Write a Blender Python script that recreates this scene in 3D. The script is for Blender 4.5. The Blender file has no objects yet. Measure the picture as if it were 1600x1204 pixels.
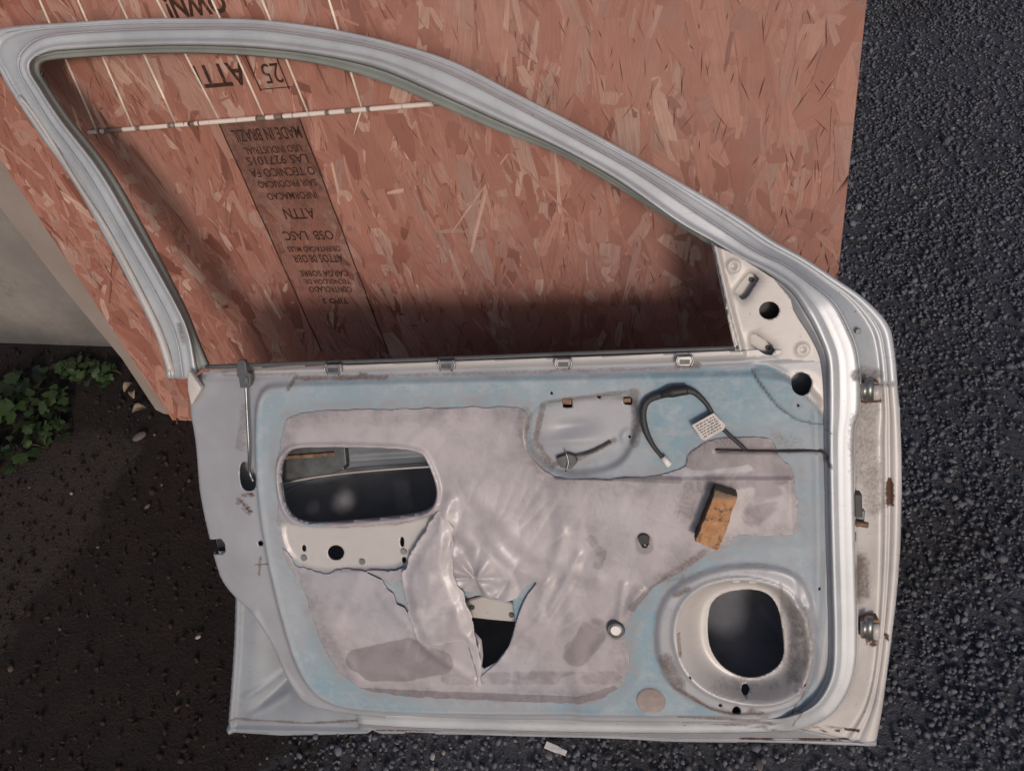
import bpy, bmesh, math, random
import numpy as np
from mathutils import Vector, Matrix
random.seed(7); rng = np.random.default_rng(7)
SC = bpy.context.scene; COL = SC.collection
# ------------------------------------------------------------------ camera
F = 1280.0
RW = np.array([[0.9540943067933624, 0.03531822972218764, -0.29741667134473804],
               [0.21027270708260135, -0.7861331067991354, 0.5811885469023743],
               [-0.21328254124669385, -0.617047292388217, -0.7574715813518832]])
CAM = np.array([1.2756, -0.852, 1.2824])
cd = bpy.data.cameras.new("camera"); cam = bpy.data.objects.new("camera", cd); COL.objects.link(cam)
cd.sensor_width = 36.0; cd.lens = F * 36.0 / 1600.0; cd.clip_start = 0.02; cd.clip_end = 200
m = Matrix.Identity(4)
for i in range(3):
    m[i][0] = RW[i][0]; m[i][1] = -RW[i][1]; m[i][2] = -RW[i][2]; m[i][3] = CAM[i]
cam.matrix_world = m; SC.camera = cam
# ------------------------------------------------------------------ light
SUN_EL, SUN_AZ = 27.0, -27.0          # travels into the picture, a little to the left
w = bpy.data.worlds.new("World"); SC.world = w; w.use_nodes = True
nt = w.node_tree; bg = nt.nodes["Background"]; sky = nt.nodes.new("ShaderNodeTexSky")
sky.sky_type = 'NISHITA'; sky.sun_disc = False
sky.sun_elevation = math.radians(SUN_EL); sky.sun_rotation = math.radians(180 + SUN_AZ)
sky.dust_density = 3.0; sky.air_density = 1.0
nt.links.new(sky.outputs[0], bg.inputs[0]); bg.inputs[1].default_value = 0.10
sd = bpy.data.lights.new("sun", 'SUN'); so = bpy.data.objects.new("sun", sd); COL.objects.link(so)
sd.energy = 2.0; sd.angle = math.radians(10.0); sd.color = (1.0, 0.88, 0.81)
az = math.radians(SUN_AZ); el = math.radians(SUN_EL)
dvec = Vector((math.sin(az) * math.cos(el), math.cos(az) * math.cos(el), -math.sin(el)))
so.rotation_euler = dvec.to_track_quat('-Z', 'Y').to_euler(); so.location = (2.5, -4, 3)
SC.view_settings.view_transform = 'Standard'; SC.view_settings.look = 'None'
SC.view_settings.gamma = 1.0; SC.view_settings.exposure = -0.42

# ------------------------------------------------------------------ helpers
def tag(o, label=None, cat=None, group=None, kind=None):
    if label: o["label"] = label
    if cat: o["category"] = cat
    if group: o["group"] = group
    if kind: o["kind"] = kind
    return o
def empty(name, M=None, label=None, cat=None, group=None):
    o = bpy.data.objects.new(name, None); COL.objects.link(o); o.empty_display_size = 0.05
    if M is not None: o.matrix_world = M
    return tag(o, label, cat, group)
def link(name, me, mat=None, parent=None, smooth=True):
    o = bpy.data.objects.new(name, me); COL.objects.link(o)
    if mat: me.materials.append(mat)
    if parent: o.parent = parent
    if smooth and len(me.polygons):
        me.polygons.foreach_set("use_smooth", np.ones(len(me.polygons), bool))
    return o
def mesh(name, verts, faces, mat=None, parent=None, smooth=True, attrs=None):
    me = bpy.data.meshes.new(name)
    if isinstance(faces, np.ndarray):
        v = np.asarray(verts, np.float32); k = faces.shape[1]
        me.vertices.add(len(v)); me.vertices.foreach_set("co", v.ravel())
        me.loops.add(faces.size); me.loops.foreach_set("vertex_index", faces.astype(np.int32).ravel())
        me.polygons.add(len(faces)); me.polygons.foreach_set("loop_start", np.arange(0, faces.size, k, dtype=np.int32))
        me.update(calc_edges=True)
    else:
        me.from_pydata([tuple(map(float, p)) for p in verts], [], faces); me.update()
    if attrs:
        for n, a in attrs.items():
            at = me.attributes.new(n, 'FLOAT', 'POINT'); at.data.foreach_set("value", np.asarray(a, np.float32))
    return link(name, me, mat, parent, smooth)
def bm_obj(name, bm, mat=None, parent=None, smooth=True):
    me = bpy.data.meshes.new(name); bm.normal_update(); bm.to_mesh(me); bm.free()
    return link(name, me, mat, parent, smooth)
def solidify(o, t, off=-1.0):
    md = o.modifiers.new("thickness", 'SOLIDIFY'); md.thickness = t; md.offset = off; return o
def bevel(o, wd, seg=2, ang=40):
    md = o.modifiers.new("edge", 'BEVEL'); md.width = wd; md.segments = seg; md.limit_method = 'ANGLE'; md.angle_limit = math.radians(ang); return o
def tube(name, pts, r, mat, parent=None, seg=10, sub=6, radii=None, closed_caps=True):
    P = np.array(pts, float)
    if sub > 1 and len(P) > 2: P, ts = catmull(P, sub, True)
    else: ts = np.arange(len(P))
    n = len(P); rr = np.full(n, r) if radii is None else np.interp(ts, np.arange(len(radii)), radii)
    T = np.gradient(P, axis=0); T /= np.linalg.norm(T, axis=1)[:, None] + 1e-12
    a = np.array([0, 0, 1.0]); 
    if abs(T[0] @ a) > 0.9: a = np.array([1.0, 0, 0])
    vs = []; nrm = np.cross(T[0], a)
    for i in range(n):
        nrm = nrm - T[i] * (nrm @ T[i]); nrm /= np.linalg.norm(nrm) + 1e-12
        b = np.cross(T[i], nrm)
        for k in range(seg):
            th = 2 * math.pi * k / seg
            vs.append(P[i] + rr[i] * (math.cos(th) * nrm + math.sin(th) * b))
    fs = [[i * seg + k, i * seg + (k + 1) % seg, (i + 1) * seg + (k + 1) % seg, (i + 1) * seg + k] for i in range(n - 1) for k in range(seg)]
    fs.append(list(range(seg))[::-1]); fs.append([(n - 1) * seg + k for k in range(seg)])
    return mesh(name, vs, fs, mat, parent)
def catmull(P, sub, ret_t=False):
    P = np.array(P, float); n = len(P); out = []; ts = []
    Q = np.vstack([2 * P[0] - P[1], P, 2 * P[-1] - P[-2]])
    for i in range(n - 1):
        p0, p1, p2, p3 = Q[i:i + 4]
        for k in range(sub):
            t = k / sub
            out.append(0.5 * ((2 * p1) + (-p0 + p2) * t + (2 * p0 - 5 * p1 + 4 * p2 - p3) * t * t + (-p0 + 3 * p1 - 3 * p2 + p3) * t ** 3)); ts.append(i + t)
    out.append(P[-1]); ts.append(n - 1.0)
    return (np.array(out), np.array(ts)) if ret_t else np.array(out)
def chaikin(P, it=2):
    P = np.array(P, float)
    for _ in range(it):
        Q = np.roll(P, -1, 0); P = np.stack([0.75 * P + 0.25 * Q, 0.25 * P + 0.75 * Q], 1).reshape(-1, 2)
    return P
def ell(cx, cy, rx, ry=None, n=28, rot=0):
    ry = ry or rx; t = np.linspace(0, 2 * np.pi, n, endpoint=False); c, s = math.cos(rot), math.sin(rot)
    x, y = rx * np.cos(t), ry * np.sin(t)
    return np.stack([cx + c * x - s * y, cy + s * x + c * y], 1)
def sdp(U, V, poly):          # signed distance to a polygon, positive inside
    d2 = np.full(U.shape, 1e9); ins = np.zeros(U.shape, bool)
    A = np.asarray(poly); B = np.roll(A, -1, 0)
    for (ax, ay), (bx, by) in zip(A, B):
        ex, ey = bx - ax, by - ay; L = ex * ex + ey * ey + 1e-15
        px, py = U - ax, V - ay
        t = np.clip((px * ex + py * ey) / L, 0, 1)
        dx, dy = px - t * ex, py - t * ey
        np.minimum(d2, dx * dx + dy * dy, out=d2)
        if abs(ey) > 1e-12:
            c = ((ay > V) != (by > V)) & (U < ex * (V - ay) / ey + ax); ins ^= c
    d = np.sqrt(d2); return np.where(ins, d, -d)
def dline(U, V, pts):
    d2 = np.full(U.shape, 1e9); P = np.asarray(pts)
    for (ax, ay), (bx, by) in zip(P[:-1], P[1:]):
        ex, ey = bx - ax, by - ay; L = ex * ex + ey * ey + 1e-15
        px, py = U - ax, V - ay; t = np.clip((px * ex + py * ey) / L, 0, 1)
        dx, dy = px - t * ex, py - t * ey; np.minimum(d2, dx * dx + dy * dy, out=d2)
    return np.sqrt(d2)
def ss(a, b, x):
    t = np.clip((x - a) / (b - a), 0, 1); return t * t * (3 - 2 * t)
NT = np.random.default_rng(3).random((257, 257))
def noise(U, V, f, ox=0.0, oy=0.0):
    x = U * f + ox + 50; y = V * f + oy + 50; xi = np.floor(x).astype(int); yi = np.floor(y).astype(int)
    a, b = x - xi, y - yi; a = a * a * (3 - 2 * a); b = b * b * (3 - 2 * b); xi %= 256; yi %= 256
    return (NT[yi, xi] * (1 - a) + NT[yi, xi + 1] * a) * (1 - b) + (NT[yi + 1, xi] * (1 - a) + NT[yi + 1, xi + 1] * a) * b
def fbm(U, V, f, n=3, o=0.0):
    s = 0; am = 0.5
    for i in range(n): s = s + am * (noise(U, V, f * 2 ** i, o + 7 * i, o * 1.7 + 3 * i) - 0.5); am *= 0.5
    return s
def field(name, sdf, hgt, box, h, mat, parent, thick=0.0012, attrs=None, sdfc=None):
    """sheet cut out of a fine grid where sdf > 0, raised by hgt(u, v)"""
    x0, x1, y0, y1 = box
    us = np.arange(x0, x1 + h, h); vs = np.arange(y0, y1 + h, h); nx, ny = len(us), len(vs)
    UU, VV = np.meshgrid(us, vs); S = sdf(UU, VV); ins = S > 0
    idx = np.full(S.shape, -1); idx[ins] = np.arange(ins.sum())
    pu = list(UU[ins]); pv = list(VV[ins]); cnt = len(pu)
    ex = {}
    def cross(j0, i0, j1, i1):
        nonlocal cnt
        k = (j0, i0, j1, i1) if (j0, i0) < (j1, i1) else (j1, i1, j0, i0)
        if k in ex: return ex[k]
        a, b = S[k[0], k[1]], S[k[2], k[3]]; t = a / (a - b); t = min(max(t, 0.02), 0.98)
        pu.append(UU[k[0], k[1]] * (1 - t) + UU[k[2], k[3]] * t); pv.append(VV[k[0], k[1]] * (1 - t) + VV[k[2], k[3]] * t)
        ex[k] = cnt; cnt += 1; return ex[k]
    c = ins[:-1, :-1].astype(int) + ins[:-1, 1:] + ins[1:, 1:] + ins[1:, :-1]
    full = np.argwhere(c == 4); part = np.argwhere((c > 0) & (c < 4))
    j, i = full[:, 0], full[:, 1]
    faces = np.stack([idx[j, i], idx[j, i + 1], idx[j + 1, i + 1], idx[j + 1, i]], 1).tolist()
    for j, i in part:
        cs = [(j, i), (j, i + 1), (j + 1, i + 1), (j + 1, i)]; f = []
        for k in range(4):
            a, b = cs[k], cs[(k + 1) % 4]
            if ins[a]: f.append(int(idx[a]))
            if ins[a] != ins[b]: f.append(cross(*a, *b))
        if len(f) >= 3: faces.append(f)
    U = np.array(pu); V = np.array(pv); Wd = hgt(U, V)
    at = {k: fn(U, V) for k, fn in (attrs or {}).items()}
    o = mesh(name, np.stack([U, V, Wd], 1), faces, mat, parent, True, at)
    if thick: solidify(o, thick)
    return o
def frame_matrix(o, X, Y, Z):
    M = Matrix.Identity(4)
    for i in range(3): M[i][0] = X[i]; M[i][1] = Y[i]; M[i][2] = Z[i]; M[i][3] = o[i]
    return M
class Plane:                    # a leaning sheet: u along it, v up it, w out of its face
    def __init__(s, o, X, Y):
        s.o = np.array(o, float); s.X = np.array(X) / np.linalg.norm(X); s.Y = np.array(Y) / np.linalg.norm(Y); s.N = np.cross(s.X, s.Y)
        s.M = frame_matrix(s.o, s.X, s.Y, s.N)
    def at(s, pts, wv=0.0):      # where a sight line of the survey photo meets the sheet
        p = np.atleast_2d(np.asarray(pts, float))
        r = np.stack([p[:, 0] - 800, p[:, 1] - 602, np.full(len(p), F)], 1) @ RW.T
        t = (np.asarray(wv) - (CAM - s.o) @ s.N) / (r @ s.N)
        q = CAM + r * t[:, None] - s.o
        return np.stack([q @ s.X, q @ s.Y], 1)
    def at3(s, pts, wv=0.0):
        a = s.at(pts, wv); return np.column_stack([a, np.broadcast_to(wv, len(a))])
GP = Plane((0, 0, 0), (1, 0, 0), (0, 1, 0))          # ground
def gpt(x, y): a = GP.at((x, y))[0]; return float(a[0]), float(a[1])

# ------------------------------------------------------------------ materials
class NB:
    def __init__(s, name):
        s.m = bpy.data.materials.new(name); s.m.use_nodes = True; s.t = s.m.node_tree; s.b = s.t.nodes["Principled BSDF"]
    def n(s, t, **k):
        nd = s.t.nodes.new(t)
        for a, v in k.items(): setattr(nd, a, v)
        return nd
    def l(s, a, b): s.t.links.new(a, b)
    def set(s, nd, k, v):
        if hasattr(v, "is_linked") or isinstance(v, bpy.types.NodeSocket): s.l(v, nd.inputs[k])
        else: nd.inputs[k].default_value = v
    def coord(s, kind="Object", scale=(1, 1, 1), rot=(0, 0, 0)):
        tc = s.n("ShaderNodeTexCoord"); mp = s.n("ShaderNodeMapping"); mp.inputs[3].default_value = scale; mp.inputs[2].default_value = rot
        s.l(tc.outputs[kind], mp.inputs[0]); return mp.outputs[0]
    def noise(s, vec, sc, det=4, rough=0.6, dist=0.0):
        nd = s.n("ShaderNodeTexNoise"); s.l(vec, nd.inputs["Vector"]); nd.inputs["Scale"].default_value = sc
        nd.inputs["Detail"].default_value = det; nd.inputs["Roughness"].default_value = rough; nd.inputs["Distortion"].default_value = dist; return nd.outputs[0]
    def ramp(s, fac, stops):
        nd = s.n("ShaderNodeValToRGB"); e = nd.color_ramp.elements
        while len(e) < len(stops): e.new(0.5)
        for a, (p, c) in zip(e, stops): a.position = p; a.color = (c, c, c, 1) if isinstance(c, (int, float)) else (*c, 1)
        s.l(fac, nd.inputs[0]); return nd.outputs[0]
    def mix(s, fac, a, b):
        nd = s.n("ShaderNodeMix", data_type='RGBA')
        for k, v in ((0, fac), (6, a), (7, b)):
            if isinstance(v, tuple): v = (*v, 1) if len(v) == 3 else v
            s.set(nd, k, v)
        return nd.outputs[2]
    def math(s, op, a, b=0.0):
        nd = s.n("ShaderNodeMath", operation=op); s.set(nd, 0, a); s.set(nd, 1, b); return nd.outputs[0]
    def attr(s, name): return s.n("ShaderNodeAttribute", attribute_name=name).outputs["Fac"]
    def bump(s, h, st=0.3, dist=0.002):
        nd = s.n("ShaderNodeBump"); nd.inputs["Strength"].default_value = st; nd.inputs["Distance"].default_value = dist
        s.l(h, nd.inputs["Height"]); s.l(nd.outputs[0], s.b.inputs["Normal"])
    def out(s, **k):
        for a, v in k.items():
            if isinstance(v, tuple) and len(v) == 3: v = (*v, 1)
            s.set(s.b, a.replace("_", " "), v)
        return s.m
def plain(name, c, rough=0.6, metal=0.0, var=0.25, sc=60, bump=0.0):
    b = NB(name); v = b.coord(); n = b.noise(v, sc, 5)
    col = b.mix(b.ramp(n, [(0.3, 0.0), (0.7, 1.0)]), tuple(x * (1 - var) for x in c), tuple(min(1, x * (1 + var)) for x in c))
    if bump: b.bump(n, bump, 0.002)
    return b.out(Base_Color=col, Roughness=rough, Metallic=metal)

def dirty(b, col, dirtcol=(0.115, 0.085, 0.075), rustcol=(0.085, 0.040, 0.025)):
    v = b.coord(); n = b.noise(v, 55, 6, 0.7); n2 = b.noise(v, 260, 3, 0.6)
    d = b.attr("dirt"); r = b.attr("rust")
    nn = b.math('ADD', b.math('MULTIPLY', n, 0.7), b.math('MULTIPLY', n2, 0.6))
    fd = b.ramp(b.math('ADD', b.math('MULTIPLY', d, 1.0), b.math('MULTIPLY', b.math('SUBTRACT', nn, 0.65), 1.1)), [(0.35, 0.0), (0.95, 0.9)])
    fd = b.math('MULTIPLY', fd, b.ramp(d, [(0.02, 0.0), (0.2, 1.0)]))
    col = b.mix(fd, col, dirtcol)
    fr = b.ramp(b.math('ADD', r, b.math('MULTIPLY', b.math('SUBTRACT', nn, 0.65), 1.2)), [(0.35, 0.0), (0.6, 1.0)])
    fr = b.math('MULTIPLY', fr, b.ramp(r, [(0.02, 0.0), (0.15, 1.0)]))
    return b.mix(fr, col, rustcol), b.math('MAXIMUM', fd, fr)
def paint(name, c, metal=0.12, rough=0.42, smudge=0.25):
    b = NB(name); v = b.coord(); n = b.noise(v, 9, 5, 0.65); n2 = b.noise(v, 900, 2)
    col = b.mix(b.ramp(n, [(0.35, 0.0), (0.7, 1.0)]), tuple(x * (1 - smudge) for x in c), c)
    sc = b.noise(b.coord('Object', (1, 9, 1), (0, 0, .5)), 34, 4, 0.7); col = b.mix(b.ramp(sc, [(0.62, 0.0), (0.70, 0.35)]), col, tuple(x * .45 for x in c)); ch = b.noise(v, 150, 3, 0.6); col = b.mix(b.ramp(ch, [(0.70, 0.0), (0.74, 0.8)]), col, (0.10, 0.09, 0.085))
    col, f = dirty(b, col)
    b.bump(b.math('ADD', b.math('MULTIPLY', n, 1.0), b.math('MULTIPLY', n2, 0.02)), 0.10, 0.004)
    inv = b.math('SUBTRACT', 1.0, f)
    return b.out(Base_Color=col, Metallic=b.math('MULTIPLY', inv, metal), Roughness=b.math('ADD', b.math('MULTIPLY', f, 0.4), b.math('ADD', rough, b.math('MULTIPLY', b.ramp(n, [(0.3, 0.0), (0.8, 1.0)]), 0.14))))
M = {}
M['silver'] = paint("silver_paint", (0.37, 0.38, 0.42))
M['frame'] = paint("frame_paint", (0.53, 0.56, 0.60), 0.22, 0.36)
M['channel'] = paint("dull_channel_paint", (0.30, 0.33, 0.315), 0.05, 0.5)
M['white_metal'] = paint("pale_paint", (0.56, 0.53, 0.515), 0.05, 0.35)
M['jamb'] = paint("lit_jamb_paint", (0.60, 0.575, 0.57), 0.08, 0.36)  # light on the hinge face put into a paler paint
M['outer'] = paint("inside_of_skin_paint", (0.31, 0.34, 0.385), 0.10, 0.48)
M['black'] = plain("black_rubber", (0.018, 0.018, 0.02), 0.55)
M['cable'] = plain("cable_sleeve", (0.03, 0.032, 0.036), 0.6, bump=0.3, sc=300)
M['steel'] = plain("dull_steel", (0.30, 0.30, 0.30), 0.38, 0.85, 0.3, 40)
M['darksteel'] = plain("grimy_steel", (0.10, 0.105, 0.11), 0.5, 0.5, 0.4, 60)
M['rusty'] = plain("rusty_steel", (0.20, 0.12, 0.08), 0.6, 0.35, 0.6, 90, 0.3)
M['whiteplastic'] = plain("white_plastic", (0.75, 0.72, 0.70), 0.45, 0, 0.1)
M['grey_plastic'] = plain("grey_plastic", (0.085, 0.092, 0.10), 0.5, 0, 0.15)

# ------------------------------------------------------------------ ground
b = NB("ground"); v = b.coord(); n = b.noise(v, 14, 6, 0.7); n2 = b.noise(v, 160, 4, 0.7); n3 = b.noise(v, 2.2, 4, 0.6)
vo = b.n("ShaderNodeTexVoronoi"); b.l(v, vo.inputs["Vector"]); vo.inputs["Scale"].default_value = 130
sx = b.n("ShaderNodeSeparateXYZ"); b.l(v, sx.inputs[0])
soilness = b.ramp(b.math('ADD', b.math('MULTIPLY', sx.outputs[0], -1.0), b.math('ADD', 1.12, b.math('MULTIPLY', b.math('SUBTRACT', n, 0.5), 0.5))), [(0.42, 0.0), (0.58, 1.0)])
grav = b.mix(vo.outputs["Color"], (0.055, 0.056, 0.068), (0.105, 0.107, 0.128))
grav = b.mix(b.ramp(n3, [(0.5, 0.0), (0.68, 0.7)]), grav, (0.034, 0.029, 0.022))
soil = b.mix(b.ramp(n, [(0.35, 0.0), (0.7, 1.0)]), (0.0068, 0.0028, 0.0025), (0.020, 0.0092, 0.0080))
soil = b.mix(b.ramp(n2, [(0.62, 0.0), (0.78, 0.6)]), soil, (0.036, 0.019, 0.016))
b.bump(b.math('ADD', b.math('MULTIPLY', n2, 1.0), n), 0.9, 0.012)
dn = b.noise(v, 26, 6, 0.7); dusty = b.ramp(b.math('ADD', b.attr('dust'), b.math('MULTIPLY', b.math('SUBTRACT', dn, 0.5), 1.1)), [(0.38, 0.0), (0.62, 1.0)])
soil = b.mix(dusty, soil, b.mix(n2, (0.020, 0.013, 0.011), (0.056, 0.042, 0.037)))
M['ground'] = b.out(Base_Color=b.mix(soilness, grav, soil), Roughness=0.85)
gx = np.concatenate([[-40, -12, -5], np.linspace(-2.2, 3.0, 150), [5, 12, 40]]); gy = np.concatenate([[-40, -12, -5], np.linspace(-1.9, 2.6, 130), [5, 12, 40]])
GX, GY = np.meshgrid(gx, gy)
def gz(x, y): return 0.006 * (fbm(x, y, 9, 4, 5) + 0.3 * fbm(x, y, 60, 2, 2)) - 0.003
NG = len(gx); ii = np.arange((NG - 1) * (len(gy) - 1)); jj, kk = ii // (NG - 1), ii % (NG - 1)
gf = np.stack([jj * NG + kk, jj * NG + kk + 1, (jj + 1) * NG + kk + 1, (jj + 1) * NG + kk], 1)
DUST = chaikin(GP.at([(-420, 700), (40, 700), (110, 690), (165, 690), (205, 690), (220, 702), (205, 722), (200, 735), (165, 765), (140, 800), (150, 825), (112, 842), (100, 870), (60, 905), (45, 935), (10, 985), (-40, 1030), (-420, 1080)]), 2)
tag(mesh("ground", np.stack([GX.ravel(), GY.ravel(), gz(GX.ravel(), GY.ravel())], 1), gf, M['ground'], None, True, {"dust": ss(-.13, .10, sdp(GX.ravel(), GY.ravel(), DUST) + .10 * fbm(GX.ravel(), GY.ravel(), 6, 3, 4))}), kind="structure")

def ico(sub=1):
    bm = bmesh.new(); bmesh.ops.create_icosphere(bm, subdivisions=sub, radius=1.0)
    V = np.array([v.co[:] for v in bm.verts]); Fc = np.array([[q.index for q in f.verts] for f in bm.faces]); bm.free(); return V, Fc
def scatter(name, XY, size, mat, flat=0.65, seed=1, label=None, cat=None, tint=None):
    r = np.random.default_rng(seed); V0, F0 = ico(1); n = len(XY); k = len(V0)
    sc = size[:, None] * np.stack([r.uniform(0.75, 1.35, n), r.uniform(0.7, 1.1, n), r.uniform(flat - .15, flat + .2, n)], 1)
    ang = r.uniform(0, 2 * np.pi, n); ca, sa = np.cos(ang), np.sin(ang); tx = r.normal(0, 0.35, n); ty = r.normal(0, 0.35, n)
    J = 1 + r.uniform(-0.22, 0.22, (n, k))
    P = V0[None] * sc[:, None, :] * J[..., None]
    P[..., 2] += P[..., 0] * tx[:, None] + P[..., 1] * ty[:, None]
    X = P[..., 0] * ca[:, None] - P[..., 1] * sa[:, None] + XY[:, 0:1]; Y = P[..., 0] * sa[:, None] + P[..., 1] * ca[:, None] + XY[:, 1:2]
    Z = P[..., 2] + gz(XY[:, 0], XY[:, 1])[:, None] + size[:, None] * 0.25 + (r.random(n) ** 3 * 0.007)[:, None]
    Vt = np.stack([X, Y, Z], -1).reshape(-1, 3); Ft = (F0[None] + (np.arange(n) * k)[:, None, None]).reshape(-1, 3)
    o = mesh(name, Vt, Ft, mat, None, False, {"tint": np.repeat(r.random(n) if tint is None else tint, k)})
    return tag(o, label, cat, None, "stuff")
b = NB("gravel_stone"); v = b.coord(); n = b.noise(v, 420, 4, 0.7); t = b.attr("tint"); n3 = b.noise(v, 2.2, 4, 0.6)
c = b.ramp(t, [(0.0, (0.090, 0.093, 0.115)), (0.45, (0.130, 0.134, 0.163)), (0.85, (0.165, 0.169, 0.204)), (0.98, (0.22, 0.22, 0.24)), (1.0, (0.32, 0.31, 0.30))])
c = b.mix(b.ramp(n3, [(0.54, 0.0), (0.72, 0.55)]), c, (0.030, 0.026, 0.018))
c = b.mix(b.math('MULTIPLY', n, 0.6), c, (0.040, 0.039, 0.045)); b.bump(n, 0.5, 0.002)
M['stone'] = b.out(Base_Color=c, Roughness=0.75)
b = NB("soil_clod"); v = b.coord(); n = b.noise(v, 300, 4, 0.7); t = b.attr("tint")
c = b.ramp(t, [(0.0, (0.007, 0.0030, 0.0026)), (0.7, (0.021, 0.0098, 0.0084)), (0.95, (0.036, 0.022, 0.018)), (1.0, (0.12, 0.095, 0.085))])
b.bump(n, 0.6, 0.003); M['clod'] = b.out(Base_Color=c, Roughness=0.9)
def shore(x, y): return x - 0.62 - 0.22 * fbm(x, y, 5, 3, 1)     # > 0 : gravel
n = 95000
XY = np.stack([rng.uniform(0.35, 2.35, n), rng.uniform(-0.95, 1.75, n)], 1)
keep = (rng.random(n) < ss(-0.16, 0.12, shore(XY[:, 0], XY[:, 1])) * (0.55 + 0.45 * ss(0.40, 0.52, noise(XY[:, 0], XY[:, 1], 7) * .6 + noise(XY[:, 0], XY[:, 1], 19) * .4)))
XY = XY[keep]; n = len(XY)
sz = 0.0023 + 0.0030 * rng.random(n) ** 1.8 + 0.004 * (rng.random(n) > 0.985)
scatter("gravel", XY, sz, M['stone'], 0.62, 11, "loose dark grey gravel spread beside and in front of the door", "gravel")
n = 6500
XY = np.stack([rng.uniform(-0.75, 0.95, n), rng.uniform(-0.95, 0.2, n)], 1)
XY = XY[rng.random(n) < 1 - ss(-0.1, 0.2, shore(XY[:, 0], XY[:, 1])) * 0.8]; n = len(XY)
scatter("soil_crumbs", XY, 0.0012 + 0.0060 * rng.random(n) ** 4, M['clod'], 0.6, 12, "dark brown soil crumbs lying left of the door", "soil")

# ------------------------------------------------------------------ wall behind
b = NB("rendered_wall"); v = b.coord(); n = b.noise(v, 3.5, 6, 0.65); n2 = b.noise(v, 70, 4)
sx = b.n("ShaderNodeSeparateXYZ"); b.l(v, sx.inputs[0])
low = b.ramp(b.math('ADD', sx.outputs[2], b.math('MULTIPLY', b.math('SUBTRACT', n, 0.5), 0.22)), [(0.02, 1.0), (0.16, 0.0)])
c = b.mix(b.ramp(n, [(0.3, 0.0), (0.7, 1.0)]), (0.165, 0.150, 0.143), (0.275, 0.25, 0.236)); c = b.mix(b.math('MULTIPLY', low, 0.75), c, (0.075, 0.075, 0.072))
n5 = b.noise(v, 22, 6, 0.75); c = b.mix(b.ramp(n5, [(0.56, 0.0), (0.72, 0.55)]), c, (0.13, 0.12, 0.115)); b.bump(b.math('ADD', b.math('ADD', n, b.math('MULTIPLY', n5, 0.4)), b.math('MULTIPLY', n2, 0.25)), 0.5, 0.012)
M['wall'] = b.out(Base_Color=c, Roughness=0.9)
wx = np.linspace(-3.2, 1.0, 140); wz = np.linspace(-0.05, 2.6, 90); WX, WZ = np.meshgrid(wx, wz)
wy = 0.212 - 0.006 * fbm(WX, WZ, 3, 4, 4)
nw = len(wx); ii = np.arange((nw - 1) * (len(wz) - 1)); jj, kk = ii // (nw - 1), ii % (nw - 1)
o = mesh("rendered_wall", np.stack([WX.ravel(), wy.ravel(), WZ.ravel()], 1), np.stack([jj * nw + kk, jj * nw + kk + 1, (jj + 1) * nw + kk + 1, (jj + 1) * nw + kk], 1), M['wall'])
md = solidify(o, 0.18, -1.0); tag(o, "grey rendered wall stained dark at its foot, behind the boards", "wall")

# ------------------------------------------------------------------ board sheets
BP = Plane((0, 0, 0), (1, 0, 0), (0, 0.1392, 0.9903))
BW, BH = 1.367, 1.43
b = NB("strand_board"); v = b.coord("UV", (14, 330, 1)); n = b.noise(v, 1.0, 6, 0.75); t = b.attr("tint"); vo_ = b.coord(); n3 = b.noise(vo_, 4, 5, 0.6); sx = b.n('ShaderNodeSeparateXYZ'); b.l(vo_, sx.inputs[0]); tone = b.ramp(b.math('ADD', b.math('ADD', b.math('MULTIPLY', sx.outputs[0], 0.45), b.math('MULTIPLY', sx.outputs[1], 0.35)), b.math('MULTIPLY', b.math('SUBTRACT', n3, 0.5), 0.9)), [(0.30, 0.0), (0.85, 1.0)]); ns = b.noise(vo_, 34, 4, 0.6); nf = b.noise(vo_, 500, 3)
c = b.ramp(t, [(0.0, (0.17, 0.055, 0.038)), (0.12, (0.27, 0.095, 0.068)), (0.35, (0.37, 0.148, 0.108)), (0.62, (0.44, 0.200, 0.152)), (0.82, (0.52, 0.275, 0.215)), (0.93, (0.46, 0.31, 0.265)), (1.0, (0.64, 0.43, 0.35))])
c = b.mix(b.math("MULTIPLY", b.attr("greyness"), 0.85), c, (0.36, 0.255, 0.22)); c = b.mix(b.ramp(n, [(0.40, 0.0), (0.70, 0.72)]), c, (0.215, 0.085, 0.062))
c = b.mix(b.ramp(n3, [(0.45, 0.0), (0.8, 0.3)]), c, (0.28, 0.14, 0.11)); c = b.mix(b.math('MULTIPLY', tone, 0.38), c, (0.40, 0.25, 0.21)); c = b.mix(b.ramp(ns, [(0.35, 0.22), (0.6, 0.0)]), c, (0.27, 0.12, 0.09))
b.bump(b.math('ADD', n, b.math('MULTIPLY', nf, .4)), 0.35, 0.0012)
M['osb'] = b.out(Base_Color=c, Roughness=0.72)
M['osb_core'] = plain("strand_board_edge", (0.24, 0.115, 0.08), 0.85, 0, 0.4, 120, 0.6)
board = empty("strand_board", BP.M, "large reddish strand board with printed stamp leaning on the grey wall behind the door", "board")
bm = bmesh.new()
ol = [(0.0, 0.02), (0.012, 0.0), (BW - 0.003, 0.0), (BW, 0.004), (BW, BH), (0.0, BH)]
fr = [bm.verts.new((x, y, 0.0)) for x, y in ol]; bk = [bm.verts.new((x, y, -0.0115)) for x, y in ol]
bm.faces.new(fr); bm.faces.new(bk[::-1])
for i in range(len(ol)): bm.faces.new((fr[i], bk[i], bk[(i + 1) % len(ol)], fr[(i + 1) % len(ol)]))
bm_obj("core_panel", bm, M['osb_core'], board, False)
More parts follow.
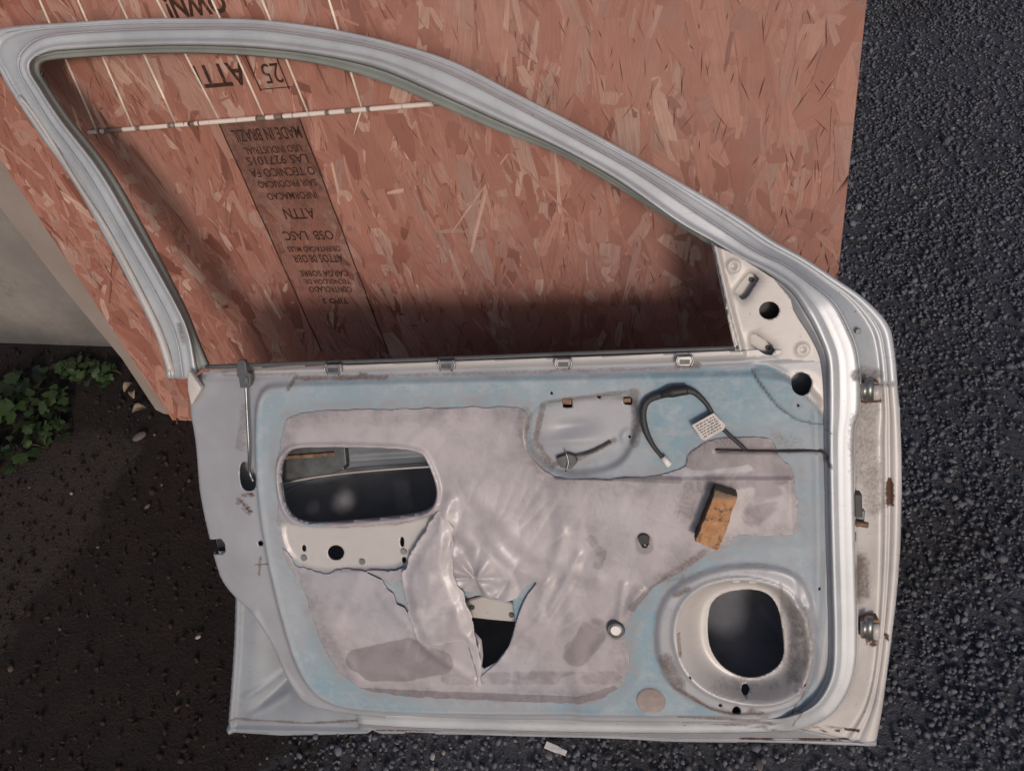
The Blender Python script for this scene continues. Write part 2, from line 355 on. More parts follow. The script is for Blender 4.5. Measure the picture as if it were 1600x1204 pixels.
# pressed wood strands on its face, one surface
NS = 9500; sv = []; sf = []; suv = []; stn = []; sgr = []
for i in range(NS):
    big = random.random()
    L = random.choice((0.03, 0.05, 0.07, 0.09, 0.12, 0.15)) * random.uniform(0.8, 1.25); Wd = random.uniform(0.002, 0.009) if big < 0.55 else random.uniform(0.009, 0.034)
    kx = random.random() < .35; L *= 1.5 if kx else 1; Wd *= 1.4 if kx else 1
    a = math.pi / 2 + random.gauss(0, 0.30) if random.random() < 0.88 else random.uniform(0, math.pi)
    cx, cy = random.uniform(-0.01, BW + 0.01), random.uniform(-0.01, 1.2)
    if cy > 1.05 and random.random() < 0.5: continue
    L = min(L, .055) if abs(a - math.pi / 2) > .9 else L
    lift = 0.0002 + 0.0017 * random.random(); ca, sa = math.cos(a), math.sin(a); K = 4; top = []; bot = []
    dr = random.gauss(0, 0.0008)
    for k in range(K + 1):
        f = k / K - 0.5; tp = (0.55 + 0.45 * min(1, (0.5 - abs(f)) * 5)) 
        x = f * L; hw = Wd * 0.5 * tp
        top.append((x + random.uniform(-.002, .002), hw * random.uniform(0.75, 1.2))); bot.append((x + random.uniform(-.002, .002), -hw * random.uniform(0.75, 1.2)))
    base = len(sv); tn = min(1, max(0, random.gauss(0.52, 0.27) if random.random() < .90 else random.random())); gr = max(0, random.gauss(-.15 + .25 * cx, .38)) if random.random() < .55 else 0; off = random.uniform(0, 50)
    for (x, y) in top + bot:
        X = cx + x * ca - y * sa; Y = cy + x * sa + y * ca
        X = min(max(X, 0.0005), BW - 0.0005); Y = max(Y, 0.0005)
        sv.append((X, Y, lift + dr * (x / L) + 0.00015 * random.random())); suv.append((x + off, y + off)); stn.append(tn); sgr.append(min(1, gr))
    for k in range(K): sf.append([base + k, base + K + 1 + k, base + K + 2 + k, base + k + 1])
strands = mesh("strand_face", sv, np.array(sf), M['osb'], board, False, {"tint": stn, "greyness": sgr})
uvl = strands.data.uv_layers.new(name="UVMap"); li = np.zeros(len(strands.data.loops), np.int32); strands.data.loops.foreach_get("vertex_index", li)
uvl.data.foreach_set("uv", np.array(suv, np.float32)[li].ravel())
gv = []; gf2 = []                                  # dark slivers on top: gaps between strands, plus painted edge shade
for i in range(1300):
    cx, cy = random.uniform(0.01, BW - .01), random.uniform(0.05, 1.1); a = math.pi / 2 + random.gauss(0, .35); L = random.uniform(.008, .040); wd = random.uniform(.0002, .0007)
    b0 = len(gv); ca, sa = math.cos(a), math.sin(a)
    for x, y in ((-L / 2, 0), (-L * .1, -wd), (L / 2, 0), (L * .12, wd)): gv.append((cx + x * ca - y * sa, cy + x * sa + y * ca, .0026))
    gf2.append([b0, b0 + 1, b0 + 2, b0 + 3])
mesh("strand_gaps", gv, np.array(gf2), plain("dark_gap", (0.13, 0.046, 0.034), .9), strands, False)["kind"] = "stuff"
# printed stamp, upside down
b = NB("worn_brown_ink"); v = b.coord(); n = b.noise(v, 130, 5, 0.7); tr = b.n("ShaderNodeBsdfTransparent"); mx = b.n("ShaderNodeMixShader")
b.out(Base_Color=(0.042, 0.016, 0.012), Roughness=0.8); b.l(b.ramp(n, [(0.30, 0.30), (0.50, 0.97)]), mx.inputs[0]); b.l(tr.outputs[0], mx.inputs[1]); b.l(b.b.outputs[0], mx.inputs[2])
b.l(mx.outputs[0], b.t.nodes["Material Output"].inputs[0]); M['ink'] = b.m
b = NB("thin_brown_ink_tint"); v = b.coord(); n = b.noise(v, 60, 6, 0.7); tr = b.n("ShaderNodeBsdfTransparent"); mx = b.n("ShaderNodeMixShader")
b.out(Base_Color=(0.13, 0.075, 0.062), Roughness=0.8); sx = b.n("ShaderNodeSeparateXYZ"); b.l(v, sx.inputs[0]); b.l(b.math("MULTIPLY", b.ramp(n, [(0.35, 0.25), (0.65, 0.62)]), b.ramp(sx.outputs[1], [(0.36, 0.12), (0.62, 1.0)])), mx.inputs[0]); b.l(tr.outputs[0], mx.inputs[1]); b.l(b.b.outputs[0], mx.inputs[2])
b.l(mx.outputs[0], b.t.nodes["Material Output"].inputs[0]); M['tint'] = b.m
WI = 0.0032
def text(name, body, px, height, mat, parent, plane, wv, width=None, rot=math.pi, bold=0.0, shear=0.0):
    cu = bpy.data.curves.new(name, 'FONT'); cu.body = body; cu.size = 1.0; cu.align_x = 'CENTER'; cu.align_y = 'CENTER'; cu.resolution_u = 3; cu.offset = bold
    ob = bpy.data.objects.new(name, cu); COL.objects.link(ob); dg = bpy.context.evaluated_depsgraph_get()
    me = bpy.data.meshes.new_from_object(ob.evaluated_get(dg)); bpy.data.objects.remove(ob)
    co = np.zeros(len(me.vertices) * 3, np.float32); me.vertices.foreach_get("co", co); co = co.reshape(-1, 3)
    ext = co.max(0) - co.min(0); s = height / max(ext[1], 1e-6); sxx = s if width is None else width / ext[0]
    co[:, :2] -= (co.max(0)[:2] + co.min(0)[:2]) / 2
    x, y = co[:, 0] * sxx, co[:, 1] * s; c_, s_ = math.cos(rot), math.sin(rot); p = plane.at(px, wv)[0]
    co = np.stack([p[0] + c_ * x - s_ * y, p[1] + s_ * x + c_ * y, np.full(len(x), wv)], 1)
    me.vertices.foreach_set("co", co.astype(np.float32).ravel()); me.update()
    o = link(name, me, mat, parent, False); return o
def strip(name, px, wd, mat, parent, plane, wv):       # a printed line
    P = plane.at(px, wv); d = np.gradient(P, axis=0); nn = np.stack([-d[:, 1], d[:, 0]], 1); nn /= np.linalg.norm(nn, axis=1)[:, None]
    A = P + nn * wd / 2; Bq = P - nn * wd / 2; n = len(P)
    vs = [(*p, wv) for p in A] + [(*p, wv) for p in Bq]
    return mesh(name, vs, [[i, n + i, n + i + 1, i + 1] for i in range(n - 1)], mat, parent, False)
q = BP.at([(343, 195), (470, 190), (617, 580), (540, 580)], WI - .0004)
uL = q[0][0]; uR = q[1][0]; wS = uR - uL; vT = q[0][1] + 0.008; vB = 0.22
stamp = mesh("stamp_band", [(uL, vB, WI - .0004), (uR, vB, WI - .0004), (uR, vT, WI - .0004), (uL, vT, WI - .0004)], [[0, 1, 2, 3]], M['tint'], board, False)
for uu, nm in ((uL, 0), (uR, 1)):
    vs = [(uu + dx + 0.0006 * math.sin(k * 2.1), vB + (vT - vB) * k / 12, WI) for k in range(13) for dx in (-0.0012, 0.0012)]
    mesh("stamp_border", vs, [[2 * k, 2 * k + 1, 2 * k + 3, 2 * k + 2] for k in range(12)], M['ink'], stamp, False)
rows = [("MADE IN BRAZIL", 210, 0.020, .94), ("USO INDUSTRIAL", 234, 0.012, .80), ("LAS 927101S", 250, 0.015, .86), ("O TECNICO FA", 269, 0.015, .92), ("SAIR PRODUCAO", 287, 0.012, .84), ("INFORMACAO", 306, 0.013, .72), ("ATTN", 334, 0.020, .45),
        ("OSB  LASC", 368, 0.018, .74), ("ORIENTACAO MILES", 389, 0.011, .8), ("ATTOS 08 OBR", 404, 0.016, .76), ("CARGA SOBRE", 427, 0.012, .74), ("TECNOLOGIA DE", 440, 0.010, .70), ("CONTROLADO", 452, 0.012, .66), ("TIPO 3", 470, 0.012, .4)]
for s_, py, hgt, wf in rows:
    vv = BP.at((410 + (py - 200) * 0.43, py), WI)[0][1]
    o = text("stamp_text", s_, (410, 300), hgt, M['ink'], stamp, BP, WI, wS * wf * 0.9, bold=0.012)
    co = np.zeros(len(o.data.vertices) * 3, np.float32); o.data.vertices.foreach_get("co", co); co = co.reshape(-1, 3)
    co[:, 0] += (uL + uR) / 2 + 0.004 - (co[:, 0].max() + co[:, 0].min()) / 2; co[:, 1] += vv - (co[:, 1].max() + co[:, 1].min()) / 2
    o.data.vertices.foreach_set("co", co.ravel()); o.data.update()
text("stamp_text", "25", (425, 115), 0.029, M['ink'], board, BP, WI, 0.030)
strip("stamp_line", [(380, 80), (408, 143)], 0.0022, M['ink'], board, BP, WI); strip("stamp_line", [(428, 80), (452, 140)], 0.0022, M['ink'], board, BP, WI); strip("stamp_line", [(406, 140), (454, 136)], 0.0014, M['ink'], board, BP, WI)
text("stamp_text", "ATTI", (345, 118), 0.034, M['ink'], board, BP, WI, 0.085, bold=0.02)
text("stamp_text", "OWN!", (305, 8), 0.030, M['ink'], board, BP, WI, 0.095, bold=0.03)
# pale sheet squeezed between strand board and wall
b = NB("fibre_sheet"); v = b.coord(); n = b.noise(v, 7, 5, 0.6); n2 = b.noise(v, 180, 3)
c = b.mix(b.ramp(n, [(0.3, 0.0), (0.7, 1.0)]), (0.235, 0.195, 0.175), (0.30, 0.25, 0.225)); c = b.mix(b.ramp(n2, [(0.66, 0.0), (0.75, 0.5)]), c, (0.12, 0.095, 0.085)); b.bump(n2, 0.2, 0.001)
M['fibre'] = b.out(Base_Color=c, Roughness=0.8)
q = BP.at([(0, 325), (100, 452), (190, 560), (243, 640), (262, 655)], -0.013)
ol = [tuple(p) for p in q[:4]] + [(q[4][0], 0.002), (0.5, 0.0), (0.9, 0.0), (0.9, 1.2), (q[0][0] - 0.012, 1.2)]
bm = bmesh.new(); fr = [bm.verts.new((x, y, -0.0125)) for x, y in ol]; bk = [bm.verts.new((x, y, -0.022)) for x, y in ol]
bm.faces.new(fr); bm.faces.new(bk[::-1])
for i in range(len(ol)): bm.faces.new((fr[i], bk[i], bk[(i + 1) % len(ol)], fr[(i + 1) % len(ol)]))
o = bm_obj("fibre_sheet", bm, M['fibre'], None, False); o.matrix_world = BP.M; bmesh_fix = o
bevel(o, 0.002, 2); tag(o, "plain beige sheet standing between the strand board and the wall, its left edge showing", "board")

# ------------------------------------------------------------------ wire rack
b = NB("chipped_white_coating"); v = b.coord("Object", (1, .15, .15)); n = b.noise(v, 62, 3, 0.5)
c = b.mix(b.ramp(n, [(0.52, 0.0), (0.56, 1.0)]), (0.74, 0.66, 0.61), (0.20, 0.155, 0.135)); c = b.mix(b.ramp(b.noise(v, 110, 2), [(0.66, 0.0), (0.68, 1.0)]), c, (0.06, 0.03, 0.02))
M['coat'] = b.out(Base_Color=c, Roughness=0.5)
M['wire'] = plain("cream_wire_coating", (0.78, 0.66, 0.58), 0.5, 0, 0.35, 26)
rack = empty("wire_rack", BP.M, "white coated wire rack with chipped bar hanging in front of the strand board", "rack")
A = BP.at([(139, 207), (692, 161)], 0.0075)
bp_ = [(*(A[0] * (1 - t) + A[1] * t), 0.0075) for t in np.linspace(0, 1, 30)]
tube("cross_bar", bp_, 0.0036, M['coat'], rack, 10, 1)
tube("cross_bar", [(A[0][0] - .03, 1.20, 0.0075), (A[1][0] + .03, 1.20, 0.0075)], 0.0036, M['coat'], rack, 10, 1)
for (x0, y0, x1, y1) in [(103, 92, 151, 203), (165, 100, 208, 199), (225, 84, 275, 193), (290, 85, 342, 186), (370, 86, 412, 181), (447, 92, 481, 176), (547, 108, 565, 168)]:
    q = BP.at([(x1, y1), (x0, y0)], 0.0030); d = q[1] - q[0]; e = q[0] + d * ((1.22 - q[0][1]) / d[1]); s0 = q[0] - d / np.linalg.norm(d) * 0.004
    mid = (q[0] + e) / 2 + np.array([random.uniform(-.002, .002), 0])
    tube("wire", [(*s0, 0.0031), (*mid, 0.0031), (*e, 0.0031)], 0.0017, M['wire'], rack, 8, 5)
s0 = BP.at([(565, 170), (552, 212)], 0.004); tube("wire", [(*s0[0], .004), (*s0[1], .004)], 0.0011, M['wire'], rack, 8, 1)

# ------------------------------------------------------------------ car door
BLp = np.array([0.4434, -0.6098, 0.0]); BRp = np.array([1.4346, -0.4772, 0.0]); LEAN = math.radians(39.5)
uu = (BRp - BLp) / np.linalg.norm(BRp - BLp); nh = np.array([-uu[1], uu[0], 0]); vv = np.array([0, 0, 1]) * math.cos(LEAN) + nh * math.sin(LEAN)
DP = Plane(BLp, uu, vv)
door = empty("car_door", DP.M, "stripped silver car door, inner side out, leaning on the strand board", "car door")
WI0 = 0.050                      # level of the inner panel above the outer hem
def D(pts, wv=WI0): return DP.at(pts, wv)
def DC(pts, wv=WI0, it=2): return chaikin(DP.at(pts, wv), it)
# dirt and rust, as streaks: (points in the survey photo, radius m, strength)
DIRT = [([(1350, 650), (1352, 740)], .030, .62), ([(1365, 740), (1372, 800)], .022, .6), ([(1345, 880), (1350, 935)], .016, .95), ([(1335, 580), (1375, 592)], .012, .8),
        ([(820, 645), (822, 690), (850, 735)], .014, .55), ([(848, 632), (835, 690), (862, 730)], .006, .8), ([(990, 615), (996, 650), (992, 690)], .011, .75), ([(862, 728), (895, 722), (960, 690)], .006, .8), ([(855, 628), (985, 612)], .005, .7),
        ([(380, 640), (372, 700)], .012, .55), ([(450, 608), (458, 592), (600, 590)], .005, .85), ([(345, 585), (460, 586)], .006, .55), ([(600, 588), (1060, 577)], .004, .6), ([(1060, 572), (1090, 572)], .007, .8),
        ([(1100, 860), (1065, 885), (1030, 905)], .007, .7), ([(1070, 800), (1080, 760), (1120, 752)], .018, .62), ([(1040, 1025), (1060, 1065)], .014, .85), ([(1060, 1070), (1110, 1103), (1150, 1112), (1190, 1108)], .005, .95), ([(1110, 1075), (1210, 1075)], .012, .45),
        ([(1245, 955), (1256, 1000), (1245, 1060)], .020, .62), ([(1175, 1105), (1195, 1120)], .010, .7), ([(1120, 703), (1285, 705), (1293, 720)], .0035, 1.0), ([(1210, 690), (1245, 690)], .02, .4), ([(1030, 900), (1060, 900)], .012, .55), ([(1055, 925), (1075, 915)], .006, .8),
        ([(1174, 577), (1190, 602), (1215, 635), (1245, 656), (1292, 665)], .0024, .85), ([(1230, 596), (1262, 622), (1290, 655)], .0015, .6), ([(395, 885), (418, 882)], .002, 1.0), ([(404, 872), (402, 900)], .003, .9), ([(282, 505), (290, 535)], .006, .8), ([(1217, 905), (1223, 935), (1228, 1050)], .004, .6), ([(1060, 985), (1063, 1020)], .003, .8), ([(560, 585), (590, 592)], .004, .9),
        ([(1255, 1075), (1245, 1100), (1238, 1118)], .0025, .9), ([(1060, 1120), (1180, 1128), (1320, 1150)], .004, .8), ([(700, 1148), (1000, 1156)], .003, .6), ([(360, 1125), (480, 1133), (560, 1128)], .0035, .9), ([(520, 577), (520, 580)], .006, .6), ([(697, 572), (697, 576)], .006, .6), ([(880, 570), (880, 575)], .008, .75), ([(1245, 880), (1100, 895), (1040, 960)], .016, .35)]
RUST = [([(1391, 755), (1391, 790)], .007, .85), ([(1385, 990), (1388, 1000)], .004, .7), ([(370, 785), (385, 800)], .010, .55), ([(378, 775), (392, 775)], .006, .5), ([(1345, 622), (1375, 626)], .006, .8), ([(1350, 998), (1365, 1006)], .009, .6), ([(585, 1141), (690, 1141)], .0025, .6), ([(1155, 1152), (1200, 1155)], .004, .7), ([(1240, 1155), (1330, 1157)], .003, .6), ([(1255, 1138), (1350, 1143)], .003, .8)]
def smudge(L, U, V, wv=WI0):
    s = np.zeros(U.shape)
    for pts, r, k in L:
        s = np.maximum(s, k * (1 - ss(r * 0.35, r * 1.25, dline(U, V, D(pts, wv)))))
    return s
ATT = {"dirt": lambda U, V: smudge(DIRT, U, V), "rust": lambda U, V: smudge(RUST, U, V)}
ATT0 = {"dirt": lambda U, V: smudge(DIRT, U, V, 0.01), "rust": lambda U, V: smudge(RUST, U, V, 0.01)}

# --- outlines of the inner panel
bodyP = [(297, 592), (297, 640), (304, 675), (307, 702), (311, 757), (317, 792), (327, 835), (337, 875), (346, 903), (365, 928), (400, 960), (427, 1004), (445, 1049), (465, 1084), (487, 1104), (515, 1120), (560, 1130),
         (700, 1139), (960, 1144), (1100, 1144), (1200, 1138), (1250, 1122), (1285, 1098), (1300, 1060), (1302, 990), (1301, 900), (1298, 760), (1297, 650), (1292, 575), (1282, 547), (1152, 547), (1000, 554), (800, 561), (600, 568), (450, 573), (325, 577)]
BODY = chaikin(DP.at(bodyP, np.where(np.arange(len(bodyP)) < 15, .031, WI0)), 1)
hA = DC([(437, 735), (450, 704), (475, 699), (560, 699), (655, 703), (668, 722), (684, 765), (678, 792), (650, 803), (520, 816), (470, 816), (445, 795)], WI0, 2)
hSp = DC(ell(1164, 988, 60, 70) + np.array([0, 0]), WI0, 0)
hSp = DC([(1112, 935), (1140, 920), (1190, 918), (1215, 940), (1224, 990), (1225, 1030), (1200, 1053), (1165, 1059), (1128, 1042), (1107, 1010), (1105, 965)], 0.026, 2)
HOLES = [hA, hSp, DC([(371, 730), (375, 723), (384, 723), (394, 736), (398, 758), (393, 769), (378, 769), (371, 755)], WI0, 1),
         D([(300, 841), (350, 838), (356, 845), (357, 858), (353, 862), (300, 864)], .036), D(ell(523, 865, 13, 12)), D(ell(473, 858, 3.5, 6, 12)), D(ell(627, 848, 3.5, 9, 12)), D(ell(630, 876, 4, 5, 12)),
         D(ell(1253, 600, 17)), D(ell(1247, 632, 3, 3, 10)), D(ell(404, 851, 4.5, 4.5, 12)), D([(877, 622), (893, 622), (893, 639), (878, 639)]), D([(972, 622), (987, 620), (987, 635), (974, 634)]), D(ell(983, 685, 3, 3, 10)), D(ell(862, 614, 3, 3, 10)), D(ell(935, 622, 4, 3, 10)),
         D(ell(1165, 1079, 7, 4, 14), .045), D(ell(1150, 1106, 7, 9, 14)), D(ell(1125, 1096, 3, 3, 10)), D(ell(1078, 1052, 3, 3, 10)), D(ell(1256, 1063, 3, 3, 10)), D(ell(1281, 919, 3.5, 3.5, 10)),
         D([(725, 930), (800, 930), (805, 975), (795, 1010), (775, 1035), (755, 1045), (735, 1010), (722, 960)]), D(ell(1007, 845, 7, 9, 16)), D(ell(590, 1112, 2.5, 2.5, 8)), D(ell(697, 1116, 2, 2, 8)), D(ell(885, 1117, 2.5, 2.5, 8)), D(ell(565, 921, 3, 3, 8)), D([(1173, 524), (1180, 522), (1205, 538), (1211, 548), (1206, 556), (1195, 554), (1174, 540)], .047)]
HB = [(h.min(0) - .03, h.max(0) + .03) for h in HOLES]
def holes(U, V, s, grow=0.0):
    for h, (a, c_) in zip(HOLES, HB):
        mk = (U > a[0]) & (U < c_[0]) & (V > a[1]) & (V < c_[1])
        if mk.any(): s[mk] = np.minimum(s[mk], -sdp(U[mk], V[mk], h) - grow)
    return s
def body_sdf(U, V): return holes(U, V, sdp(U, V, BODY))
FILM = DC([(440, 664), (470, 642), (620, 638), (800, 634), (826, 640), (822, 700), (848, 740), (900, 748), (1070, 742), (1078, 702), (1110, 683), (1180, 681), (1212, 684), (1218, 716), (1240, 726), (1246, 790), (1248, 829), (1246, 833), (1150, 832), (1138, 852), (1100, 868), (1075, 884), (1030, 908), (990, 950), (975, 988), (981, 1010), (986, 1040), (965, 1075), (920, 1098), (850, 1097), (700, 1090), (600, 1085), (545, 1066), (515, 1030), (490, 965), (470, 905), (442, 870), (434, 800), (434, 730)])
CENT = DC([(398, 605), (395, 700), (402, 800), (420, 900), (440, 980), (462, 1050), (495, 1095), (545, 1112), (700, 1118), (1000, 1119), (1190, 1119), (1250, 1100), (1280, 1060), (1287, 900), (1284, 700), (1280, 580), (1000, 585), (700, 592), (450, 598)])
POCK = DC([(822, 650), (850, 626), (985, 612), (1003, 640), (992, 700), (960, 737), (870, 745), (838, 720), (820, 690)])
SP_O = DC([(1052, 975), (1062, 938), (1095, 908), (1150, 896), (1205, 905), (1240, 925), (1265, 985), (1264, 1045), (1240, 1085), (1185, 1098), (1110, 1082), (1068, 1045), (1054, 1005)])
SP_S = DC([(1022, 1000), (1030, 935), (1075, 897), (1150, 876), (1240, 884), (1272, 930), (1277, 1030), (1265, 1080), (1225, 1110), (1140, 1113), (1075, 1092), (1035, 1055)])
GUS = DC([(1172, 574), (1212, 576), (1262, 618), (1293, 660), (1270, 662), (1240, 655), (1210, 630), (1185, 600)])
PLATE = DC([(434, 810), (470, 822), (560, 822), (660, 812), (688, 790), (660, 850), (630, 890), (560, 890), (500, 896), (450, 875)])
def bodyH(U, V):
    H = np.full(U.shape, WI0)
    d = sdp(U, V, BODY); c_ = sdp(U, V, CENT)
    H += -0.006 * (1 - ss(-.004, .006, c_)) + 0.002 * np.exp(-((c_ - .006) / .004) ** 2)
    bv = D([(318, 574), (1152, 546)]); top = np.interp(U, bv[:, 0], bv[:, 1])
    tb = top - V
    H += 0.007 * (1 - ss(.008, .014, tb)) * (U < D((1165, 546))[0][0]) - .002 * np.exp(-((tb - .017) / .003) ** 2)
    left = (U < 0.30)
    H -= np.where(left, 0.014 * (1 - ss(0, .012, d)) ** 2, 0)
    bot = V < 0.06
    H -= np.where(bot & ~left, 0.018 * (1 - ss(.0, .016, d)), 0)
    p = sdp(U, V, POCK); H -= 0.008 * ss(-.002, .007, p)
    e1 = D((893, 668))[0]; H -= 0.004 * np.exp(-(((U - e1[0]) / .026) ** 2 + ((V - e1[1]) / .009) ** 2))
    e2 = D((890, 690))[0]; H += 0.002 * np.exp(-(((U - e2[0]) / .035) ** 2 + ((V - e2[1]) / .006) ** 2))
    s2 = sdp(U, V, SP_S); H += 0.006 * ss(-.004, .006, s2)
    s1 = sdp(U, V, SP_O); sh = -sdp(U, V, hSp); f = np.clip(s1 / (s1 + np.maximum(sh, 0) + 1e-6), 0, 1)
    H -= np.where(s1 > 0, 0.030 * ss(0.0, 0.85, f), 0)
    H += 0.003 * np.exp(-((s1 - .001) / .003) ** 2)
    g_ = sdp(U, V, GUS); H += 0.0035 * ss(-.001, .003, g_) - 0.0025 * np.exp(-((g_ + .002) / .0016) ** 2)
    pl = sdp(U, V, PLATE); H -= 0.004 * ss(-.002, .006, pl)
    da = -sdp(U, V, hA); H += 0.004 * np.exp(-((da - .004) / .003) ** 2) - .004 * (1 - ss(0, .003, da))
    gl = dline(U, V, D([(1120, 703), (1200, 704), (1280, 705), (1294, 725), (1297, 760)])); H -= 0.003 * np.exp(-(gl / .002) ** 2)
    m1 = D([(850, 745), (1245, 745)]); my = np.interp(U, m1[:, 0], m1[:, 1])
    H += 0.0025 * ss(-.001, .002, my - V) * ss(m1[0][0], m1[0][0] + .02, U) * (1 - ss(m1[1][0] - .01, m1[1][0], U))
    for cx, cy, r in ((983, 685, .012), (1247, 632, .010), (1017, 1096, .024)):
        q_ = D((cx, cy))[0]; rr = np.hypot(U - q_[0], V - q_[1]); H += 0.0015 * np.exp(-((rr - r * .7) / (r * .25)) ** 2)
    lg = dline(U, V, D([(395, 960), (430, 1040), (470, 1095), (540, 1125)])); H += .002 * np.exp(-(lg / .006) ** 2)
    res = 1 - ss(.004, .020, dline(U, V, D([(1247, 945), (1256, 1000), (1245, 1065)]))); H += res * .0030 * (ss(.45, .6, noise(U, V, 170, 3)) + .4 * noise(U, V, 300, 8))
    H += 0.0022 * fbm(U, V, 9, 3, 2)
    return H
BOX = (BODY[:, 0].min() - .004, BODY[:, 0].max() + .004, BODY[:, 1].min() - .004, BODY[:, 1].max() + .004)
BLUE = DC([(405, 640), (425, 612), (466, 596), (600, 592), (700, 591), (850, 588), (1000, 585), (1175, 572), (1212, 574), (1262, 618), (1290, 658), (1290, 668), (1291, 800), (1289, 900), (1292, 1000), (1270, 1060), (1280, 1080), (1262, 1108), (1200, 1117), (1100, 1118), (900, 1117), (700, 1116), (560, 1110), (505, 1092), (470, 1050), (448, 990), (430, 920), (410, 850), (396, 770), (396, 690)])
def raggy(U, V, a=.010, f=45, o=3): return a * fbm(U, V, f, 4, o)
PK2 = DC([(830, 660), (855, 632), (980, 618), (993, 640), (980, 690), (955, 700), (900, 728), (845, 720)])
def blue_sdf(U, V):
    s = sdp(U, V, BLUE) + raggy(U, V)
    s = np.minimum(s, -sdp(U, V, SP_S) - .002 + raggy(U, V, .012, 60, 8)); s = np.minimum(s, -sdp(U, V, PK2) + raggy(U, V, .010, 50, 4)); s = np.minimum(s, -sdp(U, V, PLATE))
    return s
b = NB("panel_paint"); v = b.coord(); n = b.noise(v, 9, 5, 0.65); n2 = b.noise(v, 480, 4, 0.7); n4 = b.noise(v, 3.4, 4, 0.6); n6 = b.noise(v, 40, 5, 0.7)
c = b.mix(b.ramp(n, [(0.35, 0.0), (0.7, 1.0)]), (0.29, 0.30, 0.335), (0.365, 0.375, 0.41))
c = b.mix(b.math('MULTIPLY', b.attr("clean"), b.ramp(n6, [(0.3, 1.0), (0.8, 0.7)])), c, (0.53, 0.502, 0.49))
bl = b.mix(b.ramp(n, [(0.32, 0.0), (0.68, 1.0)]), (0.175, 0.285, 0.360), (0.250, 0.355, 0.415)); bl = b.mix(b.ramp(n4, [(0.42, 0.0), (0.58, 0.95)]), bl, (0.330, 0.365, 0.410)); bl = b.mix(b.ramp(n6, [(0.48, 0.0), (0.68, 0.65)]), bl, (0.40, 0.44, 0.47)); n7 = b.noise(b.coord('Object', (1, 1.6, 1), (0, 0, .4)), 15, 5, 0.7, 1.5); bl = b.mix(b.ramp(n7, [(0.52, 0.0), (0.68, 0.7)]), bl, (0.35, 0.345, 0.375)); bl = b.mix(b.ramp(n2, [(0.58, 0.0), (0.72, 0.5)]), bl, (0.33, 0.42, 0.48))
fb = b.ramp(b.math('ADD', b.attr("blue"), b.math('MULTIPLY', b.math('SUBTRACT', n6, 0.5), 0.35)), [(0.40, 0.0), (0.60, 0.95)])
c = b.mix(fb, c, bl); c = b.mix(b.math("MULTIPLY", b.attr("residue"), b.ramp(n6, [(0.40, 0.0), (0.64, 0.6)])), c, (0.235, 0.215, 0.228)); c, f = dirty(b, c); b.bump(b.math('ADD', b.math('MULTIPLY', n, 1.0), b.math('MULTIPLY', n2, b.math('MULTIPLY', fb, 0.25))), 0.16, 0.004)
M['panel'] = b.out(Base_Color=c, Metallic=b.math('MULTIPLY', b.math('SUBTRACT', 1.0, b.math('MAXIMUM', fb, f)), 0.12), Roughness=b.math('ADD', 0.40, b.math('MULTIPLY', b.math('MAXIMUM', fb, f), 0.28)))
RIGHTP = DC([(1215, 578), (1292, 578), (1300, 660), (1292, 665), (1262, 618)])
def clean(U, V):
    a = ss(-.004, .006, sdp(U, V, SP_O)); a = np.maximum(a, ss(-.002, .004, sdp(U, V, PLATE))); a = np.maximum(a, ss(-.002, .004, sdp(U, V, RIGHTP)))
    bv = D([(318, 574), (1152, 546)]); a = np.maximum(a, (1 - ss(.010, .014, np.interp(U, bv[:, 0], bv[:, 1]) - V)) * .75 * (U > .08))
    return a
def blue(U, V):
    e = blue_sdf(U, V); wdt = np.where(U < D((430, 800))[0][0], .016, .004)
    return ss(-1, 1, e / wdt)
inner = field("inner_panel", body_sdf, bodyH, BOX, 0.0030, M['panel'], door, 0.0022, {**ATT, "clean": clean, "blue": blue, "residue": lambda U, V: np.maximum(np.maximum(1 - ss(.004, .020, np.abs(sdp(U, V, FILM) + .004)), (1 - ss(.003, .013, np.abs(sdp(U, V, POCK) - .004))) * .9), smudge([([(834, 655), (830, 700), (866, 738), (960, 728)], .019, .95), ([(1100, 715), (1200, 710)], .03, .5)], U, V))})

# --- torn lilac plastic film
b = NB("lilac_plastic_film"); v = b.coord(); n = b.noise(v, 7, 5, 0.6, 0.6); n2 = b.noise(v, 26, 4, 0.6, 1.0); n4 = b.noise(v, 3.0, 2)
c = b.mix(b.ramp(n, [(0.35, 0.0), (0.66, 1.0)]), (0.365, 0.335, 0.362), (0.452, 0.418, 0.446)); c = b.mix(b.ramp(n4, [(0.50, 0.0), (0.66, 0.7)]), c, (0.345, 0.352, 0.41))
dk = b.attr("stain"); c = b.mix(b.math('MULTIPLY', b.ramp(b.math('ADD', dk, b.math('MULTIPLY', b.math('SUBTRACT', n2, 0.5), 0.5)), [(0.45, 0.0), (0.56, 1.0)]), 0.75), c, (0.205, 0.175, 0.195))
c, f = dirty(b, c, (0.15, 0.11, 0.10)); n8 = b.noise(b.coord('Object', (1, .5, 1), (0, 0, .6)), 60, 5, 0.65, 2.0); b.bump(b.math('ADD', b.math('ADD', n2, n), b.math('MULTIPLY', n8, .22)), 0.28, 0.004); c = b.mix(b.math('MULTIPLY', b.attr('crease'), b.ramp(n2, [(0.35, 0.2), (0.65, 0.85)])), c, (0.66, 0.62, 0.64))
b.out(Base_Color=c, Roughness=b.math('ADD', 0.33, b.math('MULTIPLY', n, 0.25)), Coat_Weight=0.2, Coat_Roughness=0.2)
tr = b.n("ShaderNodeBsdfTransparent"); mx = b.n("ShaderNodeMixShader"); n9 = b.noise(b.coord(), 19, 5, 0.65)
